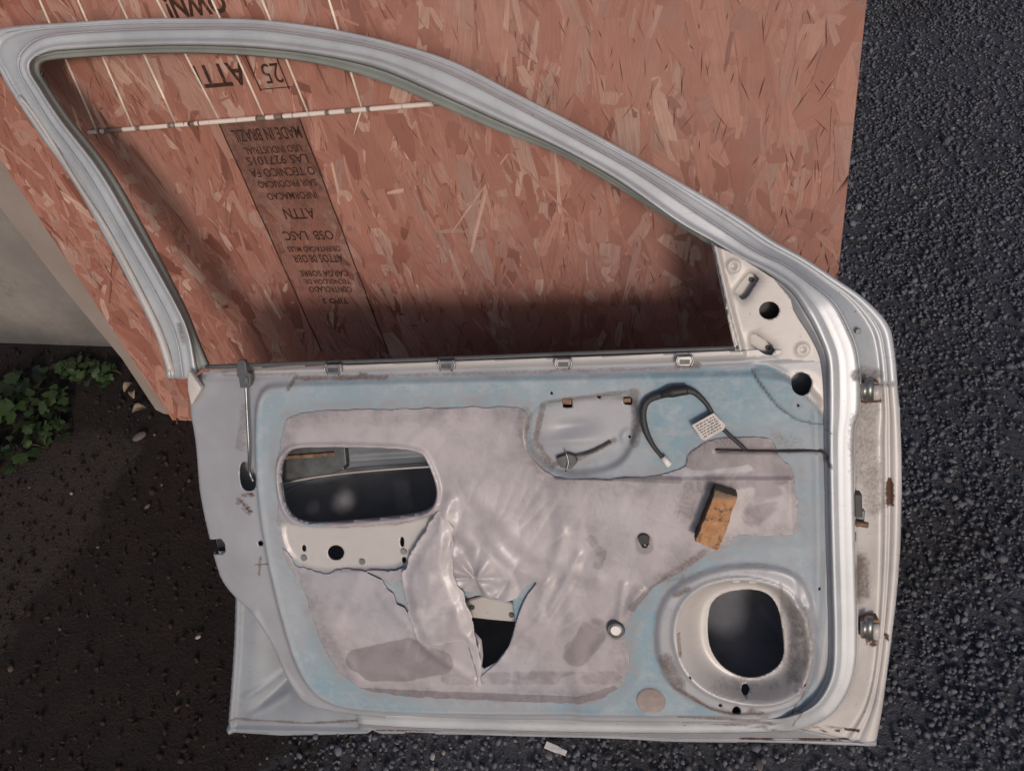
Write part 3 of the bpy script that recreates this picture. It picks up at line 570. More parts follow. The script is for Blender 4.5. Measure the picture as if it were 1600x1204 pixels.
clr = b.math('ADD', b.math('MULTIPLY', b.ramp(n9, [(0.48, 0.0), (0.75, 1.0)]), 0.26), b.math('MULTIPLY', b.attr("edge"), b.ramp(n9, [(0.32, 0.0), (0.66, 0.5)])))
b.l(clr, mx.inputs[0]); b.l(b.b.outputs[0], mx.inputs[1]); b.l(tr.outputs[0], mx.inputs[2]); b.l(mx.outputs[0], b.t.nodes["Material Output"].inputs[0]); M['film'] = b.m
TEAR = DC([(700, 895), (722, 922), (760, 926), (806, 938), (818, 915), (842, 903), (838, 910), (822, 930), (810, 960), (800, 1000), (782, 1030), (755, 1052), (748, 1058), (744, 1050), (726, 990), (712, 940)], WI0, 1)
TEAR2 = D([(560, 886), (592, 896), (612, 912), (640, 896), (655, 945), (643, 962), (634, 946), (622, 941), (616, 925), (606, 918), (598, 904), (575, 893)])
def film_sdf(U, V):
    s = sdp(U, V, FILM) + raggy(U, V, .008, 48, 1)
    s = np.minimum(s, -sdp(U, V, PLATE) + raggy(U, V, .014, 60, 2)); s = np.minimum(s, -sdp(U, V, TEAR)); s = np.minimum(s, -sdp(U, V, TEAR2))
    for k in (0, 23): s = np.minimum(s, -sdp(U, V, HOLES[k]))
    return s
fold = [([(690, 790), (740, 850), (760, 920)], .0055, .010), ([(700, 870), (712, 900), (730, 960)], .004, .006), ([(705, 780), (690, 830), (660, 880)], .006, .008), ([(905, 865), (860, 950), (800, 1010)], .003, .005), ([(880, 830), (860, 900), (840, 960)], .0035, .007), ([(760, 830), (800, 880), (850, 905)], .004, .008),
        ([(660, 1000), (600, 930)], .003, .007), ([(640, 900), (665, 1010), (740, 1060)], .004, .006), ([(700, 640), (640, 690)], .002, .006), ([(962, 985), (1000, 920)], .004, .006), ([(962, 985), (975, 910)], .003, .004), ([(962, 985), (930, 1010)], .002, .004), ([(560, 900), (520, 990), (560, 1060)], .0025, .008), ([(545, 1040), (620, 1050), (700, 1080)], .002, .006), ([(730, 760), (830, 860), (930, 900)], .003, .010)]
foldD = [(D(p), a, s_) for p, a, s_ in fold]
FPT = np.random.default_rng(21).uniform((0.0, 0.0), (1.0, 0.62), (260, 2)) * np.array([1.0, 1.0])
def facets(U, V):
    c_, s_ = math.cos(.6), math.sin(.6); a = (U * c_ - V * s_) * 1.25 + .012 * fbm(U, V, 20, 2, 5); b_ = (U * s_ + V * c_) * .55 + .012 * fbm(U, V, 20, 2, 8)
    pa = (FPT[:, 0] * c_ - FPT[:, 1] * s_) * 1.25; pb = (FPT[:, 0] * s_ + FPT[:, 1] * c_) * .55
    d1 = np.full(U.shape, 9.0); d2 = np.full(U.shape, 9.0)
    for x, y in zip(pa, pb):
        d = np.hypot(a - x, b_ - y); d2 = np.minimum(d2, np.maximum(d, d1)); d1 = np.minimum(d1, d)
    return d1, d2
def crease(U, V):
    d1, d2 = facets(U, V); q = D((745, 900))[0]; mk = np.exp(-(np.hypot(U - q[0], V - q[1]) / .13) ** 2); q = D((830, 880))[0]; mk = np.maximum(mk, .8 * np.exp(-(np.hypot(U - q[0], V - q[1]) / .10) ** 2))
    return np.exp(-((d2 - d1) / .0035) ** 2) * mk * ss(.35, .65, noise(U, V, 30, 13))
def filmH(U, V):
    H = bodyH(U, V) + 0.0014
    for p, a, s_ in foldD: H += a * .7 * np.exp(-(dline(U, V, p) / (s_ * 1.2)) ** 2)
    q_ = D((745, 900))[0]; r = np.hypot(U - q_[0], V - q_[1]); th = np.arctan2(V - q_[1], U - q_[0])
    H += np.maximum(0, 0.0055 * np.exp(-(r / .13) ** 2) * (0.6 + 0.8 * (noise(th * 1.0, r * 0.2, 2.2, 9) - .5) * 2))
    d1, d2 = facets(U, V)
    mk = np.exp(-(r / .12) ** 2); q2 = D((800, 880))[0]; mk = np.maximum(mk, .9 * np.exp(-(np.hypot(U - q2[0], V - q2[1]) / .10) ** 2))
    H += (0.12 + .88 * mk) * .0030 * np.clip((d2 - d1) / .030, 0, 1) * (.4 + 1.2 * noise(U, V, 24, 31))
    H += 0.0016 * np.abs(fbm(U * 1.0, V * .6, 16, 3, 11)) * 2
    return H
ST = [([(560, 1030), (640, 1012), (690, 1032), (640, 1045), (580, 1045), (570, 1032), (690, 1034)], .026, .75), ([(1090, 710), (1180, 700), (1215, 730)], .030, .8), ([(1090, 755), (1200, 745)], .02, .55), ([(1180, 800), (1200, 770)], .03, .55), ([(550, 1078), (700, 1084), (900, 1092), (960, 1075)], .008, .9), ([(900, 1020), (930, 980)], .03, .6), ([(925, 840), (940, 860), (935, 880)], .014, .55), ([(700, 1060), (960, 1055)], .02, .5), ([(835, 700), (870, 742), (1060, 748)], .008, .65), ([(1007, 845), (1007, 850)], .020, .65), ([(962, 985), (963, 987)], .012, .8), ([(990, 945), (1040, 905)], .010, .7)]
field("plastic_film", film_sdf, filmH, BOX, 0.0024, M['film'], door, 0.0004, {**ATT, "edge": lambda U, V: 1 - ss(0, .035, sdp(U, V, FILM)), "crease": crease, "stain": lambda U, V: smudge(ST, U, V)})
# loose flap of film hanging over the tear
FL = DC([(690, 788), (664, 828), (636, 880), (628, 900), (636, 950), (648, 990), (664, 1008), (700, 1004), (722, 1000), (735, 1012), (741, 1050), (747, 1090), (753, 1048), (746, 1000), (735, 955), (718, 915), (706, 890), (712, 840)], WI0 + .012, 1)
def flapH(U, V):
    q0 = D((690, 790))[0]; q1 = D((748, 1090))[0]; t = np.clip((q0[1] - V) / (q0[1] - q1[1]), 0, 1)
    e = sdp(U, V, FL)
    return WI0 + .008 + 0.008 * np.sin(np.pi * np.clip(t * 1.05, 0, 1)) ** .8 + 0.005 * ss(.002, .02, e) + 0.003 * fbm(U, V, 22, 3, 6) - .006 * t + .004 * np.exp(-((t - .68) / .05) ** 2) + .0012 * np.clip((lambda q: (q[1] - q[0]) / .022)(facets(U, V)), 0, 1)
field("film_flap", lambda U, V: sdp(U, V, FL) + raggy(U, V, .009, 95, 12), flapH, (FL[:, 0].min(), FL[:, 0].max(), FL[:, 1].min(), FL[:, 1].max()), 0.0025, M['film'], door, 0.0006, {**ATT, "stain": lambda U, V: np.zeros(U.shape), "edge": lambda U, V: np.zeros(U.shape), "crease": lambda U, V: .55 * ss(.30, .62, noise(U, V, 38, 4)) + .4 * (1 - ss(.001, .006, sdp(U, V, FL)))})
FL2 = D([(738, 985), (752, 1000), (754, 1025), (752, 1045), (748, 1050), (742, 1020)], WI0)
o = mesh("film_scrap", [(*p, WI0 - .004 + .002 * (i % 2)) for i, p in enumerate(FL2)], [list(range(6))], M['film'], door); solidify(o, .0006)

# --- outer skin seen from inside
outP = [(368, 926), (366, 1003), (361, 1078), (355, 1143), (440, 1147), (525, 1147), (575, 1143), (582, 1138), (600, 1145), (632, 1144), (637, 1138), (677, 1138), (682, 1146), (800, 1148), (960, 1153), (1057, 1158), (1150, 1159), (1156, 1151), (1200, 1158), (1320, 1161), (1368, 1165), (1374, 1120), (1385, 1060), (1394, 990), (1402, 920), (1407, 850), (1409, 760), (1406, 640), (1398, 560), (1300, 552), (900, 560), (330, 590), (318, 700), (330, 800), (345, 880)]
OUT = DC(outP, 0.004, 0)
HEM = D([(368, 926), (366, 1003), (361, 1078), (355, 1143)], .004); HEMB = D([(355, 1143), (525, 1147), (800, 1148), (1057, 1158), (1368, 1165)], .004)
def outH(U, V):
    d = sdp(U, V, OUT); H = np.full(U.shape, 0.004) - 0.115 * ss(.03, .20, d)
    hl = dline(U, V, HEM); hb_ = dline(U, V, HEMB)
    H += 0.007 * np.exp(-((hl - .007) / .0035) ** 2) + 0.004 * np.exp(-((hb_ - .006) / .004) ** 2) - .003 * np.exp(-((hb_ - .014) / .003) ** 2)
    cr = dline(U, V, D([(385, 1085), (415, 1070), (450, 1048)], 0)); H += 0.003 * np.exp(-(cr / .005) ** 2)
    cr = dline(U, V, D([(395, 1115), (445, 1088)], 0)); H += 0.0025 * np.exp(-(cr / .006) ** 2)
    st = dline(U, V, D([(425, 757), (520, 741), (620, 733), (700, 728)], -.02)); H += 0.012 * np.exp(-(st / .004) ** 2) * (V > .3)
    return H + 0.0012 * fbm(U, V, 14, 3, 4)
outer = field("outer_skin", lambda U, V: sdp(U, V, OUT), outH, (OUT[:, 0].min() - .003, OUT[:, 0].max() + .003, OUT[:, 1].min() - .003, OUT[:, 1].max() + .003), 0.0035, M['outer'], door, 0.0015, ATT0)

HOLE_SHADE = DC([(405, 762), (440, 757), (520, 742), (620, 734), (720, 727), (800, 800), (900, 850), (1060, 880), (1180, 880), (1270, 895), (1275, 1080), (1080, 1100), (700, 1080), (430, 850)], -0.075, 1)
M['hole_shade'] = plain("dark_shade_sheet", (0.20, 0.205, 0.23), 0.45, 0, 0.35, 12)  # dark sheet added inside the door to deepen shade behind the openings
field("shade_sheet", lambda U, V: sdp(U, V, HOLE_SHADE), lambda U, V: outH(U, V) + .004, (HOLE_SHADE[:, 0].min(), HOLE_SHADE[:, 0].max(), HOLE_SHADE[:, 1].min(), HOLE_SHADE[:, 1].max()), .006, M['hole_shade'], outer, .003)
tube('window_guide_rod', DP.at3([(420, 762), (470, 749), (540, 739), (620, 732), (700, 727)], -.022), .0016, M['white_metal'], outer, 8, 6)
# --- ribbons: window frame, hinge side, sill
#        O (outer edge)   B (step up to seal face)  R (bright ridge)  W (inner edge)  hinge?
STA = [((262, 590), (288, 592), (303, 588), (322, 571), 0), ((252, 545), (277, 530), (293, 522), (305, 531), 0), ((226, 486), (255, 478), (272, 473), (284, 480), 0), ((168, 376), (196, 372), (212, 368), (225, 366), 0), ((112, 280), (138, 272), (153, 268), (165, 263), 0), ((56, 200), (80, 192), (92, 188), (103, 183), 0), ((16, 140), (44, 135), (55, 131), (66, 128), 0), ((-4, 104), (32, 112), (45, 115), (58, 112), 0), ((-24, 80), (31, 92), (43, 100), (58, 101), 0), ((-20, 54), (42, 76), (52, 88), (66, 95), 0), ((18, 43), (62, 62), (72, 78), (82, 92), 0),
       ((100, 37), (102, 54), (102, 73), (103, 90), 0), ((200, 31), (200, 48), (200, 68), (200, 84), 0), ((300, 30), (300, 46), (300, 66), (300, 82), 0), ((400, 32), (400, 47), (399, 69), (399, 87), 0), ((503, 44), (501, 60), (498, 80), (494, 99), 0), ((606, 66), (602, 80), (595, 99), (588, 125), 0), ((707, 97), (700, 114), (690, 140), (680, 162), 0), ((806, 147), (798, 163), (786, 184), (774, 203), 0), ((906, 198), (896, 215), (880, 230), (866, 238), 0), ((1004, 252), (990, 267), (968, 279), (946, 282), 0), ((1103, 309), (1085, 330), (1060, 345), (1042, 341), 0), ((1160, 344), (1138, 365), (1113, 375), (1098, 376), 0), ((1207, 376), (1182, 394), (1160, 402), (1140, 406), .15), ((1258, 405), (1224, 414), (1203, 423), (1184, 432), .4), ((1306, 437), (1264, 442), (1240, 449), (1222, 460), .75), ((1350, 468), (1302, 474), (1266, 487), (1249, 500), 1), ((1386, 507), (1326, 518), (1284, 524), (1268, 530), 1), ((1396, 548), (1338, 553), (1296, 560), (1282, 562), 1), ((1401, 600), (1342, 600), (1298, 605), (1287, 606), 1)]
LOW = [STA[-1], ((1405, 645), (1341, 645), (1298, 650), (1288, 650), 1), ((1408, 690), (1333, 675), (1298, 690), (1288, 690), 1), ((1409, 760), (1333, 760), (1299, 760), (1289, 760), 1), ((1407, 850), (1335, 850), (1301, 850), (1291, 850), 1), ((1402, 920), (1337, 920), (1303, 920), (1293, 920), 1), ((1394, 990), (1338, 990), (1305, 990), (1295, 990), 1), ((1387, 1045), (1335, 1045), (1303, 1045), (1293, 1043), 1), ((1381, 1090), (1320, 1088), (1292, 1078), (1283, 1074), 1), ((1376, 1122), (1294, 1119), (1272, 1103), (1265, 1097), 1), ((1368, 1164), (1250, 1138), (1238, 1119), (1234, 1112), .8), ((1200, 1158), (1198, 1143), (1196, 1124), (1195, 1117), .3), ((1057, 1157), (1057, 1145), (1057, 1126), (1057, 1119), .1), ((960, 1152), (960, 1144), (960, 1125), (960, 1118), 0.1), ((800, 1148), (800, 1141), (800, 1122), (800, 1115), 0.1), ((640, 1142), (640, 1136), (640, 1118), (640, 1111), .1), ((560, 1138), (560, 1131), (556, 1118), (556, 1112), .1)]
#  profile rows: segment, t, height for the window frame, height for the hinge side
PRO = [(0, 0.0, 0.0, 0.0), (0, 0.03, 0.006, 0.0058), (0, 0.10, 0.0078, 0.0065), (0, 0.20, 0.0078, 0.0064), (0, 0.22, 0.0062, 0.0045), (0, 0.27, 0.0062, 0.0045), (0, 0.29, 0.0084, 0.0066), (0, 0.36, 0.0084, 0.0066), (0, 0.38, 0.0072, 0.0046), (0, 0.46, 0.0075, 0.0044), (0, 0.50, 0.0100, 0.0050), (0, 0.56, 0.0103, 0.0085), (0, 0.72, 0.0115, 0.0140), (0, 0.90, 0.0135, 0.0205), (0, 0.94, 0.0150, 0.0225), (0, 0.985, 0.0290, 0.0475),
       (1, 0.0, 0.0325, 0.0520), (1, 0.06, 0.0345, 0.0538), (1, 0.14, 0.0350, 0.0542), (1, 0.40, 0.0346, 0.0540), (1, 0.66, 0.0342, 0.0538), (1, 0.72, 0.0350, 0.0545), (1, 0.86, 0.0392, 0.0588), (2, 0.0, 0.0405, 0.0600), (2, 0.14, 0.0400, 0.0592), (2, 0.26, 0.0370, 0.0560), (2, 0.40, 0.0300, 0.0520), (2, 0.62, 0.0235, 0.0495), (2, 0.85, 0.0205, 0.0475), (2, 1.0, 0.0195, 0.0460)]
def ribbon(name, sta, mat, sub, lo=0, hi=None, r0=0, r1=None, wall=True):
    A = np.array([[*s_[0], *s_[1], *s_[2], *s_[3], s_[4]] for s_ in sta], float)
    A = catmull(A, sub); A = A[lo:hi]; rows = []
    pro = PRO[r0:r1]
    for seg, t, wf, wh in pro:
        a = A[:, seg * 2:seg * 2 + 2]; c_ = A[:, seg * 2 + 2:seg * 2 + 4]; hq = np.clip(A[:, 8], 0, 1)
        wv = wf * (1 - hq) + wh * hq; rows.append(DP.at3(a * (1 - t) + c_ * t, wv))
    if wall and r0 == 0: f = rows[0].copy(); f[:, 2] = -0.008; rows.insert(0, f)
    if wall and r1 is None: f = rows[-1].copy(); f[:, 2] -= 0.010; rows.append(f)
    R_ = len(rows); n = len(A); vs = np.concatenate(rows); fs = []
    for r in range(R_ - 1):
        for i in range(n - 1): fs.append([r * n + i, r * n + i + 1, (r + 1) * n + i + 1, (r + 1) * n + i])
    a, b_, c_ = vs[fs[len(fs) // 2][0]], vs[fs[len(fs) // 2][1]], vs[fs[len(fs) // 2][2]]
    if np.cross(b_ - a, c_ - a)[2] < 0: fs = [f[::-1] for f in fs]
    o = mesh(name, vs, fs, mat, door, True, {"dirt": smudge(DIRT, vs[:, 0], vs[:, 1], .03), "rust": smudge(RUST, vs[:, 0], vs[:, 1], .01)})
    solidify(o, 0.0012); return o
ALL = STA + LOW[1:]
ribbon("window_frame", STA, M['frame'], 7, r1=16)
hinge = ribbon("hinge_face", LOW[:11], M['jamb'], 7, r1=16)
ribbon("sill_edge", LOW[10:], M['silver'], 7, r1=16)
ribbon("seal_flange", ALL, M['frame'], 7, r0=15, r1=27)
ribbon("glass_channel", STA[:24], M['channel'], 7, r0=26)
ribbon("flange_step", ALL[23:], M['silver'], 7, r0=26)
tube("sealer_bead", DP.at3([(1118, 702), (1165, 704), (1230, 705), (1282, 705), (1294, 716)], WI0 + .0015), .0013, M['black'], door, 6, 5)
# black rubber left in the rear window channel
P = catmull(np.array([(66, 112), (68, 128), (104, 185), (166, 264), (225, 366), (286, 480), (306, 531), (321, 569)], float), 6)
tube("window_seal", DP.at3(P, 0.012), 0.0026, M['black'], door, 8, 1)
tube("window_seal", DP.at3([(322, 573), (450, 568), (700, 560), (900, 552), (1154, 543)], 0.047), 0.0030, M['grey_plastic'], door, 8, 6)
# pale folded end of the frame over the body corner
o = mesh("frame_lip", [*DP.at3([(298, 580), (302, 577), (320, 603), (318, 609), (304, 631), (299, 606)], .047)], [[0, 1, 2, 3, 4, 5]], M['white_metal'], door); solidify(o, .010); bevel(o, .002)
tube("frame_lip", DP.at3([(30, 150), (62, 192), (114, 276), (176, 375), (233, 486), (252, 530), (268, 580)], .012), .0042, M['white_metal'], door, 8, 6, radii=[.0022, .003, .003, .0036, .0048, .0055, .006])

# --- mirror triangle
TRI = DC([(1113, 382), (1150, 398), (1210, 436), (1255, 492), (1285, 552), (1286, 566), (1180, 558), (1150, 549), (1132, 465)], .044, 0)
TH = [D(ell(1202, 485, 16, 14), .044), D([(1152, 460), (1147, 456), (1170, 427), (1180, 428), (1186, 436), (1168, 464), (1160, 469)], .044), D([(1173, 524), (1180, 522), (1205, 538), (1211, 548), (1206, 556), (1195, 554), (1174, 540)], .044)]
def triH(U, V):
    d = sdp(U, V, TRI); H = np.full(U.shape, .044); e = dline(U, V, D([(1113, 382), (1132, 465), (1153, 545)], .044)); H += .006 * np.exp(-((e - .003) / .003) ** 2)
    for cx, cy in ((1146, 416), (1254, 546)):
        q_ = D((cx, cy), .044)[0]; r = np.hypot(U - q_[0], V - q_[1]); H += .0022 * np.exp(-((r - .006) / .002) ** 2)
    for k in (1, 2): H -= .003 * np.exp(-np.maximum(0, -sdp(U, V, TH[k])) / .003)
    return H
def tri_sdf(U, V):
    s = sdp(U, V, TRI)
    for k, h in enumerate(TH): s = np.minimum(s, -sdp(U, V, h))
    return s
bt = (TRI[:, 0].min() - .003, TRI[:, 0].max() + .003, TRI[:, 1].min() - .003, TRI[:, 1].max() + .003)
mir = field("mirror_bracket", tri_sdf, triH, bt, 0.0022, M['white_metal'], door, 0.0025, ATT)
TRI2 = D([(1110, 375), (1160, 398), (1220, 440), (1270, 495), (1292, 560), (1180, 562), (1148, 552)], .028)
field("mirror_backing", lambda U, V: np.minimum(sdp(U, V, TRI2), -sdp(U, V, D(ell(1202, 485, 20, 18), .044))), lambda U, V: np.full(U.shape, .026), bt, .004, M['white_metal'], mir, .002, ATT)
def disc(name, px, wv, r, hgt, mat, parent, n=20, dx=0):
    bm = bmesh.new(); p = DP.at(px, wv + hgt)[0]
    bmesh.ops.create_cone(bm, cap_ends=True, segments=n, radius1=r, radius2=r * .88, depth=hgt, matrix=Matrix.Translation((p[0], p[1], wv + hgt / 2)))
    return bm_obj(name, bm, mat, parent, False)
disc("screw_hole", (1174, 437), .0262, .0034, .0015, M['black'], mir); disc("screw_hole", (1200, 543), .0262, .0034, .0015, M['black'], mir)
disc("dark_backing", (1202, 485), .012, .02, .002, M['black'], mir)

# --- small fittings
def surf(px, film=True):
    q_ = D(px)[0]; u_, v_ = np.array([q_[0]]), np.array([q_[1]])
    return float((filmH if film else bodyH)(u_, v_)[0])
def box_part(name, pts_px, w_top, w_bot, mat, parent=door, bv=0.001):
    q_ = DP.at(pts_px, w_top); n = len(q_); bm = bmesh.new()
    t = [bm.verts.new((p[0], p[1], w_top)) for p in q_]; l_ = [bm.verts.new((p[0], p[1], w_bot)) for p in q_]
    bm.faces.new(t); bm.faces.new(l_[::-1])
    for i in range(n): bm.faces.new((t[i], l_[i], l_[(i + 1) % n], t[(i + 1) % n]))
    bmesh.ops.recalc_face_normals(bm, faces=bm.faces[:]); o = bm_obj(name, bm, mat, parent, False)
    if bv: bevel(o, bv, 2)
    return o
for cx, cy in ((520, 577), (697, 571), (880, 568), (1070, 564)):        # spring clips on the belt
    c0 = box_part("belt_clip", [(cx - 13, cy - 7), (cx + 13, cy - 8), (cx + 14, cy + 5), (cx + 8, cy + 8), (cx - 8, cy + 8), (cx - 13, cy + 6)], WI0 + .0098, WI0 + .005, M['steel'], door, .0008)
    box_part("clip_slot", [(cx - 8, cy - 2), (cx + 8, cy - 2), (cx + 8, cy + 5), (cx - 8, cy + 5)], WI0 + .0104, WI0 + .008, M['darksteel'], c0, 0)
    for s_ in (-1, 1): tube("clip_wire", DP.at3([(cx + s_ * 10, cy - 9), (cx + s_ * 13, cy), (cx + s_ * 9, cy + 9)], WI0 + .011), .0012, M['steel'], c0, 6, 4)
lk = box_part("lock_guide", [(370, 563), (380, 562), (383, 566), (385, 580), (391, 584), (391, 602), (387, 606), (375, 606), (373, 590), (370, 588)], WI0 + .012, WI0 + .003, M['grey_plastic'])
box_part("guide_slot", [(383, 590), (387, 590), (387, 598), (383, 598)], WI0 + .0146, WI0 + .013, M['steel'], lk, 0)
tube("lock_rod", [*DP.at3([(384, 596), (386, 640), (389, 700)], WI0 + .009), *DP.at3([(390, 735), (396, 752)], WI0 - .004)], .0022, M['steel'], door, 8, 6)
box_part("latch_plate", [(338, 842), (356, 840), (357, 861), (341, 861)], .024, .016, M['black'])
# handle pocket tabs
for q_, wz_ in (([(878, 622), (893, 622), (893, 632), (878, 632)], WI0 - .010), ([(973, 622), (986, 621), (986, 629), (974, 629)], WI0 - .010)): box_part("pocket_tab", q_, wz_, wz_ - .003, M['rusty'], inner)
br = box_part("pocket_bracket", [(868, 716), (888, 709), (898, 712), (902, 722), (892, 733), (876, 730)], WI0 + .002, WI0 - .012, M['darksteel'])
tube("bracket_wire", DP.at3([(884, 706), (888, 722), (884, 736)], WI0 + .005), .0013, M['steel'], br, 6, 4); tube("bracket_wire", DP.at3([(890, 714), (925, 706), (955, 690)], WI0 - .003), .0016, M['darksteel'], br, 6, 4)
# harness
harn = tube("cable_harness", DP.at3([(1037, 716), (1022, 698), (1009, 672), (1005, 645), (1012, 626), (1035, 616), (1065, 610), (1085, 613), (1105, 632), (1118, 655), (1136, 676), (1165, 702)], WI0 + .007), .0042, M['cable'], door, 10, 6, radii=[.0026, .003, .0042, .0042, .0045, .0052, .006, .004, .003, .0028, .0026, .0026])
tube("cable_splice", DP.at3([(1033, 617), (1050, 612), (1075, 609)], WI0 + .010), .0062, M['black'], harn, 10, 5, radii=[.004, .0075, .0062])
tube("cable_connector", DP.at3([(1036, 714), (1046, 727)], WI0 + .0075), .0042, M['whiteplastic'], harn, 8, 1)
b = NB("paper_label"); v = b.coord(); n = b.noise(v, 90, 4); M['paper'] = b.out(Base_Color=b.mix(b.ramp(n, [(0.4, 0.0), (0.7, 1.0)]), (0.50, 0.46, 0.45), (0.68, 0.64, 0.62)), Roughness=0.6)
lab = box_part("paper_label", [(1081, 664), (1115, 645), (1134, 664), (1131, 671), (1102, 688), (1096, 686)], WI0 + .0135, WI0 + .0125, M['paper'], harn, .0003)
def lerp2(a, c_, t): return (a[0] * (1 - t) + c_[0] * t, a[1] * (1 - t) + c_[1] * t)
for k in range(6):                                                       # rows of tiny unreadable print
    t = (k + .8) / 6.6; s0, s1 = lerp2((1084, 664), (1101, 686), t), lerp2((1115, 647), (1133, 668), t); x = .04
    while x < .92:
        e = min(.95, x + random.uniform(.05, .16)); a, c_ = lerp2(s0, s1, x), lerp2(s0, s1, e); strip("label_print", [a, c_], .0011, M['black'], lab, DP, WI0 + .0140); x = e + random.uniform(.03, .06)
# crash foam block
b = NB("weathered_orange_foam"); v = b.coord(); n = b.noise(v, 55, 6, 0.75); n2 = b.noise(v, 95, 5, 0.7); vo2 = b.n("ShaderNodeTexVoronoi"); b.l(v, vo2.inputs["Vector"]); vo2.inputs["Scale"].default_value = 160
c = b.mix(b.ramp(n, [(0.35, 0.0), (0.62, 1.0)]), (0.36, 0.165, 0.07), (0.50, 0.28, 0.15)); c = b.mix(b.ramp(n2, [(0.54, 0.0), (0.64, 0.85)]), c, (0.10, 0.06, 0.04))
sx = b.n("ShaderNodeSeparateXYZ"); b.l(v, sx.inputs[0]); geo = b.n("ShaderNodeNewGeometry")
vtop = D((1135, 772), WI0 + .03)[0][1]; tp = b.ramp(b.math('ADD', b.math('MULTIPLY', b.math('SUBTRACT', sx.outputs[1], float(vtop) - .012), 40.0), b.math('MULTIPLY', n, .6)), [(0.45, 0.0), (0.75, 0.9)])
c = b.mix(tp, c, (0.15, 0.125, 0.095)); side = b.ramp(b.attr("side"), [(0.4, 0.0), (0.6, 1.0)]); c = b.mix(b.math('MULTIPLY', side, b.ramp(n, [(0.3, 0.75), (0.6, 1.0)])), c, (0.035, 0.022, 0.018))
b.bump(b.math('ADD', n, n2), 0.8, 0.003); M['foam'] = b.out(Base_Color=c, Roughness=0.85)
wt, wb = WI0 + .030, WI0 + .002
q_ = DP.at([(1117, 766), (1153, 775), (1123, 860), (1085, 845)], wt); Nn = 9; vs = []; fs = []; sdv = []
def grid_pt(s_, t, wv): p = (q_[0] * (1 - s_) + q_[1] * s_) * (1 - t) + (q_[3] * (1 - s_) + q_[2] * s_) * t; return np.array([p[0], p[1], wv])
def add_face(fn, sd_):
    b0 = len(vs)
    for i in range(Nn + 1):
        for j in range(Nn + 1): vs.append(fn(i / Nn, j / Nn)); sdv.append(sd_)
    for i in range(Nn):
        for j in range(Nn): a = b0 + i * (Nn + 1) + j; fs.append([a, a + 1, a + Nn + 2, a + Nn + 1])
def jit(p): return p + np.array([(noise(p[0:1], p[1:2], 300, p[2] * 300)[0] - .5) * .0022, (noise(p[0:1], p[1:2], 300, 9 + p[2] * 300)[0] - .5) * .0022, (noise(p[0:1], p[1:2], 220, 5)[0] - .5) * .003])
add_face(lambda s_, t: jit(grid_pt(s_, t, wt)), 0.0)
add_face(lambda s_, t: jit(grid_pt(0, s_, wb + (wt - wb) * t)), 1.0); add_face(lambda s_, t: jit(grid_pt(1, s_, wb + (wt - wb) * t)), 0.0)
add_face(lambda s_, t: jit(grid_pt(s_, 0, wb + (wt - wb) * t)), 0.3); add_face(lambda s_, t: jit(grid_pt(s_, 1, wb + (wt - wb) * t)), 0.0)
o = mesh("foam_block", vs, fs, M['foam'], door, True, {"side": sdv}); bmx = bmesh.new(); bmx.from_mesh(o.data); bmesh.ops.remove_doubles(bmx, verts=bmx.verts[:], dist=1e-5); bmesh.ops.recalc_face_normals(bmx, faces=bmx.faces[:]); bmx.to_mesh(o.data); bmx.free()
bevel(o, .002, 2, 50)
# knob, stud, plugs
zp = surf((962, 985)); k0 = disc("plastic_plug", (962, 985), zp + .002, .0078, .004, M['whiteplastic'], door); disc("plug_washer", (962, 985), zp - .001, .0125, .0030, M['darksteel'], k0)
s0 = disc("rubber_stud", (1006, 843), surf((1006, 843)) - .006, .0082, .011, M['black'], door); tube("stud_pin", [*DP.at3([(1007, 848), (1008, 853)], WI0 + .008)], .002, M['steel'], s0, 8, 1)
disc("blank_patch", (1017, 1096), surf((1017, 1096), False) + .0006, .021, .0016, plain("dried_glue", (0.29, 0.24, 0.225), .7, 0, .25, 40, .3), door, 26)
for px in ((474, 872), (630, 862), (565, 878)): disc("panel_bolt", px, WI0 - .004, .005, .003, M['steel'], door, 12)
for px in ((1150, 907), (1176, 908)): box_part("speaker_clip", [(px[0] - 6, px[1] - 3), (px[0] + 6, px[1] - 3), (px[0] + 6, px[1] + 3), (px[0] - 6, px[1] + 3)], WI0 + .009, WI0 + .002, M['white_metal'], door, .0006)
# inside the shell
rail = box_part("regulator_rail", [(700, 925), (755, 932), (815, 945), (815, 972), (770, 968), (715, 962)], .036, .031, M['white_metal'], door, .001)
tube("rail_edge", DP.at3([(720, 940), (755, 931), (815, 945)], .0375), .0022, M['silver'], rail, 6, 1)
for px in ((737, 949), (799, 961)): disc("rail_screw", px, .036, .0042, .002, M['darksteel'], rail, 12)
cup = box_part("handle_cup", [(445, 700), (530, 692), (538, 735), (515, 742), (440, 752)], .012, -.012, M['darksteel'], door, .003)
box_part("cup_rib", [(445, 712), (525, 706), (525, 712), (445, 718)], .016, .010, M['rusty'], cup, .001); box_part("cup_post", [(520, 694), (538, 692), (541, 725), (527, 738)], .018, .004, M['darksteel'], cup, .001)
